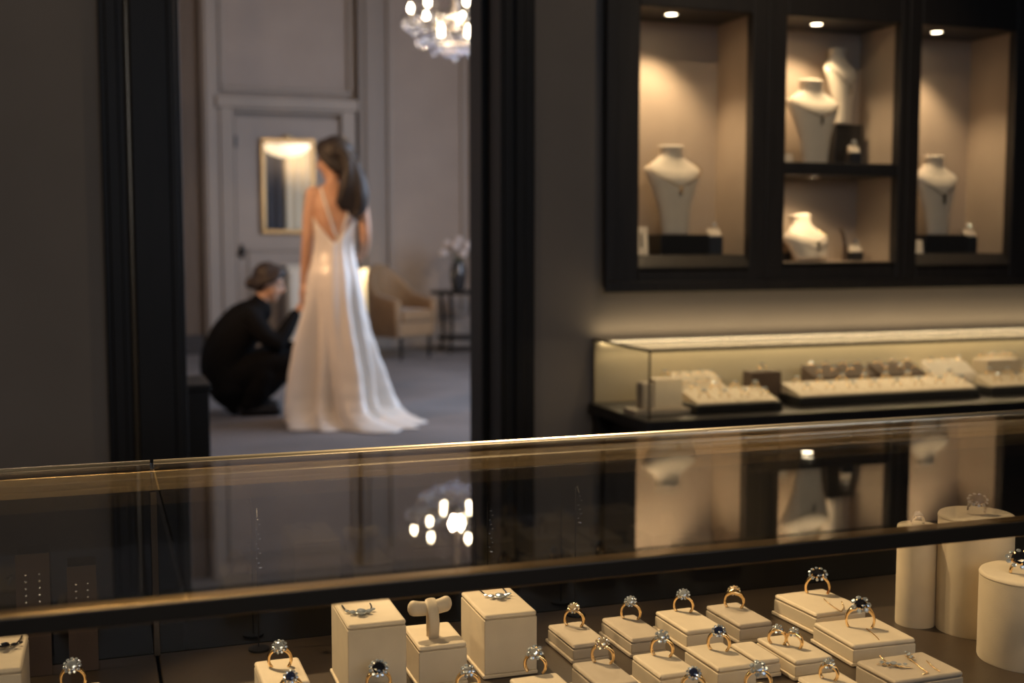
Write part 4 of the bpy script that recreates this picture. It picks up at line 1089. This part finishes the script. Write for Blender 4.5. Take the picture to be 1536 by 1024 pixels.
# ---- seamstress crouching, facing right
sp0 = atz(378, 627, 0); sp0 = Vector((sp0.x, sp0.y, 0))
k_ = 8.04/sp0.y; sp0 = Vector((sp0.x*k_-.02, 8.04, 0))
sm = thing('person', 'person in black clothes crouching beside bride and pinning the gown', 'person', sp0, facing(sp0))
def seam_body(mb, e, bare):
    """e: cloth allowance; bare: with head and hands"""
    hipc = Vector((-.145,.0,.235)); chest = Vector((.01,.0,.55)); 
    # torso: hips -> waist -> chest -> shoulders
    mb.limb([hipc, Vector((-.155,0,.36)), Vector((-.09,0,.50)), Vector((.0,0,.61)), Vector((.065,0,.675))], [.135+e,.135+e,.140+e,.128+e,.085+e], 18, 5)
    for s in (-1,1): mb.limb([hipc+Vector((0,.07*s,0)), Vector((-.15,.075*s,.36)), Vector((-.06,.09*s,.52)), Vector((.03,.12*s,.635))], [.115+e,.11+e,.11+e,.068+e], 16, 5)
    for s in (-1,1):
        mb.limb([Vector((-.13,.09*s,.225)), Vector((.09,.12*s,.33)), Vector((.27,.13*s,.36))], [.105+e,.088+e,.062+e], 16, 5)
        mb.limb([Vector((.27,.13*s,.35)), Vector((.13,.13*s,.20)), Vector((.0,.13*s,.085))], [.06+e,.056+e,.038+e], 14, 5)
    mb.limb([Vector((.035,-.165,.63)), Vector((.11,-.20,.53)), Vector((.19,-.20,.485))], [.058+e,.048+e,.042+e], 14, 5)
    mb.limb([Vector((.19,-.20,.485)), Vector((.25,-.16,.56)), Vector((.305,-.10,.655))], [.042+e,.036+e,.026+e*.8], 14, 5)
    mb.limb([Vector((.035,.165,.63)), Vector((.12,.19,.50)), Vector((.18,.18,.42))], [.058+e,.048+e,.042+e], 14, 5)
    mb.limb([Vector((.18,.18,.42)), Vector((.24,.12,.42)), Vector((.29,.05,.43))], [.042+e,.036+e,.026+e*.8], 14, 5)
    if not bare:   # long coat skirt hanging round the folded legs
        for s in (-1,1):
            mb.limb([Vector((-.13,.08*s,.26)), Vector((-.11,.09*s,.15)), Vector((-.09,.10*s,.06))], [.13,.13,.055], 16, 5)
            mb.limb([Vector((.10,.12*s,.28)), Vector((.06,.12*s,.16)), Vector((.04,.12*s,.06))], [.11,.10,.055], 16, 5)
    if bare:
        mb.limb([Vector((.065,0,.68)), Vector((.095,0,.745)), Vector((.125,0,.80))], [.06,.052,.052], 14)
        hand(mb, (.308,-.097,.66), (.55,.3,.8), (.6,.3,-.6), .95, .7, -1)
        hand(mb, (.293,.045,.43), (.95,-.2,.15), (.2,.2,-.9), .95, .7, 1)
        for s in (-1,1): mb.limb([Vector((-.02,.13*s,.045)), Vector((.10,.135*s,.04)), Vector((.17,.135*s,.03))], [.036,.034,.026], 12)
        return head(mb, Vector((.148,-.005,.862)), (.93,-.10,-.30), (.25,0,1), .98)
b = MB(); Ms = seam_body(b, 0, True)
me = remeshed(b, .008, 5, 'body'); obj('body', me, M['skin'], sm)
for k in (-1,1): obj('eye', MB().ball(Ms @ Vector((.076,.030*k,.004)), (.010,.010,.008), 10, 6), M['eye'], sm, smooth='all')
b = MB(); seam_body(b, .016, False)
b.limb([Vector((.05,0,.68)), Vector((.082,0,.735))], [.075,.062], 14)
for s in (-1,1): b.limb([Vector((.02,.13*s,.13)), Vector((-.01,.13*s,.075))], [.055,.058], 12)
me = remeshed(b, .009, 5, 'clothes'); obj('suit', me, M['black_cloth'], sm)
for s in (-1,1):
    sh = MB(); sh.limb([Vector((-.035,.13*s,.044)), Vector((.10,.135*s,.042)), Vector((.18,.135*s,.034))], [.042,.042,.033], 12)
    for v_ in sh.v: v_.z = max(v_.z, .001)
    obj('shoe', sh, M['black_metal'], sm, smooth='all')
h = MB()
h.ball(Ms @ Vector((-.030,0,.040)), (.094,.086,.090), 20, 14); h.ball(Ms @ Vector((.012,0,.068)), (.078,.074,.056), 18, 12); h.ball(Ms @ Vector((-.062,0,-.012)), (.058,.076,.076), 18, 12)
for k in (-1,1): h.limb([Ms @ Vector((.055,.050*k,.072)), Ms @ Vector((.03,.074*k,.035)), Ms @ Vector((-.02,.080*k,.0)), Ms @ Vector((-.06,.06*k,-.04))], [.020,.022,.024,.028], 12)
h.ball(Ms @ Vector((-.112,0,-.040)), (.040,.044,.040), 14, 10)
me = remeshed(h, .007, 3, 'hair'); obj('hair', me, M['hair_brown'], sm)

# ================================================================== LAMPS OF THE ROOMS
def downlight(label, x, y, z, power, target, spot=60, colr=(1,.74,.46), size=.03, group='ceiling downlights'):
    t = thing('ceiling_spotlight', label, 'light', (x,y,z), 0, group)
    obj('housing', MB().lathe([(.055,0),(.055,-.006),(.046,-.01),(.042,-.002),(.042,0)], n=28), M['black_metal'], t, smooth=True)
    obj('lens', MB().lathe([(.04,-.0015),(.036,-.006),(.004,-.008)], n=24), M['puck'], t, smooth='all')
    light('spot_lamp', 'SPOT', (x,y,z-.02), power, colr, target, size, spot=spot, blend=.55)
downlight('ceiling spotlight behind counter aimed at ring blocks', -.15, 2.55, SZ, 470, (.72,1.18,.70), 38, (1,.70,.38))
downlight('ceiling spotlight over aisle lighting back wall', 1.9, 1.9, SZ, 22, (1.2,3.3,.6), 80)
downlight('ceiling spotlight aimed at wall cabinet', 1.45, 1.2, SZ, 60, (2.15,3.35,1.4), 34)
downlight('ceiling spotlight over left wall', -.6, 1.6, SZ, 24, (-.3,3.3,.6), 80)
downlight('unseen ceiling spotlight added as fill on rail and block fronts', .3, -.9, SZ, 45, (.5,1.0,.75), 60)  # added fill from behind the camera for the front rail and block fronts
# alabaster bowl pendant and curtains on the near side of the fitting room (seen in the mirror)
bpos = Vector((2.98,5.0,2.42))
o = thing('bowl_pendant', 'pale glowing glass bowl pendant reflected in the gilt mirror', 'pendant lamp', bpos)
M['alabaster'] = mat('alabaster', (.85,.78,.62), .4, emit=(1,.78,.48), es=1.5)
obj('bowl', MB().lathe([(.001,0),(.12,.012),(.26,.06),(.37,.15),(.43,.27),(.42,.28),(.36,.16),(.25,.075),(.001,.02)], n=40), M['alabaster'], o, smooth='all')
obj('finial', MB().ball((0,0,-.02), (.025,.025,.03), 12, 8), M['gilt'], o, smooth='all')
for k in range(3):
    a = 2*PI*k/3; obj('chain', MB().tube([(.40*math.cos(a),.40*math.sin(a),.27),(.02*math.cos(a),.02*math.sin(a),.95)], .006, 8), M['gilt'], o)
obj('rod', MB().lathe([(.012,.93),(.012,FZ-bpos.z-.03),(.06,FZ-bpos.z-.02),(.06,FZ-bpos.z)], n=16), M['gilt'], o, smooth=True)
light('pendant_glow', 'POINT', bpos+Vector((0,0,.5)), 165, (1,.70,.42), size=.1)
def curtain(label, x0, x1, mt):
    b = MB(); n = 60; f_ = []
    for i in range(n+1):
        t = i/n; x = x0+(x1-x0)*t; y = YB+.10+.03*math.sin(t*(x1-x0)*42)
        f_.append((x, y))
    poly = f_+[(x, y+.006) for x, y in reversed(f_)]
    rs = [[Vector((x,y,z)) for x, y in poly] for z in (.01, 3.4)]
    tag(obj('curtain', b.rings(rs).xf(Matrix.Translation((-x0,-YB,0))), mt, None, (x0,YB,0), smooth=60), label, 'curtain', 'curtains beside the doorway')
curtain('dark curtain beside doorway, seen in left half of gilt mirror', 2.55, 3.12, mat('dark_curtain', (.05,.05,.06), .8))
curtain('cream curtain beside doorway, seen in right half of gilt mirror', 3.16, 3.95, mat('cream_curtain', (.62,.55,.42), .7))
o = thing('added_wall_spotlight', 'unseen brass wall spotlight added for warm light on the bride', 'wall lamp', (FX0,6.3,2.3))  # unseen fixture, added to throw warm light on the bride
obj('backplate', MB().box(0,-.05,-.08,.02,.05,.08), M['gilt'], o, bevel=.004)
obj('arm', MB().limb([Vector((.01,0,0)),Vector((.07,0,.02)),Vector((.12,0,.0))], [.008,.008,.01], 10), M['gilt'], o, smooth='all')
obj('lamp_head', MB().lathe([(.02,-.05),(.035,-.03),(.045,.06),(.04,.06),(.03,-.02)], n=24, M=Matrix.Translation((.14,0,-.01)) @ Matrix.Rotation(R(120),4,'Y')), M['gilt'], o, smooth='all')
light('added_wall_spot', 'SPOT', (FX0+.21,6.33,2.24), 170, (1,.56,.26), (1.28,7.5,1.35), .04, spot=62, blend=.9)  # added warm light, its cone kept off the doorway jamb
light('chandelier_glow', 'POINT', CH+Vector((0,0,.05)), 34, (1,.72,.44), size=.05)
light('daylight', 'AREA', (FX1-.03,(WY0+WY1)/2,(WZ0+WZ1)/2), 215, (.64,.77,1.0), (1.2,7.5,.7), 3.2, 2.3)
light('lamp_glow', 'POINT', (lp.x+.02,11.70,.8), 2, (1,.75,.42), size=.06)

light('added_cool_fill', 'AREA', (.8,SY0+.03,2.0), 24, (.70,.81,1.0), (.8,1.2,.9), 3.2, 1.3)  # cool fill added at the unseen front window, for glints on the stones
w = bpy.data.worlds.new('world'); sc.world = w; w.use_nodes = True
bg = w.node_tree.nodes['Background']; bg.inputs['Color'].default_value = (.55,.68,1,1); bg.inputs['Strength'].default_value = .35

# ================================================================== CAMERA
cam = bpy.data.cameras.new('camera'); cam.sensor_width = 36; cam.lens = FPX/1536*36; cam.clip_start = .05
cam.dof.use_dof = True; cam.dof.focus_distance = 1.34; cam.dof.aperture_fstop = 4.6
co = bpy.data.objects.new('camera', cam); col.objects.link(co); co.location = (0,0,HC)
co.rotation_euler = Matrix((RT, UP, -FW)).transposed().to_euler()
sc.camera = co
sc.view_settings.view_transform = 'Standard'; sc.view_settings.look = 'None'; sc.view_settings.gamma = 1; sc.view_settings.use_curve_mapping = False
sc.view_settings.exposure = 0
sc.cycles.use_denoising = True
sc.cycles.max_bounces = 10; sc.cycles.transparent_max_bounces = 24; sc.cycles.glossy_bounces = 5; sc.cycles.diffuse_bounces = 4
sc.cycles.sample_clamp_indirect = 4
sc.cycles.caustics_reflective = False; sc.cycles.caustics_refractive = False
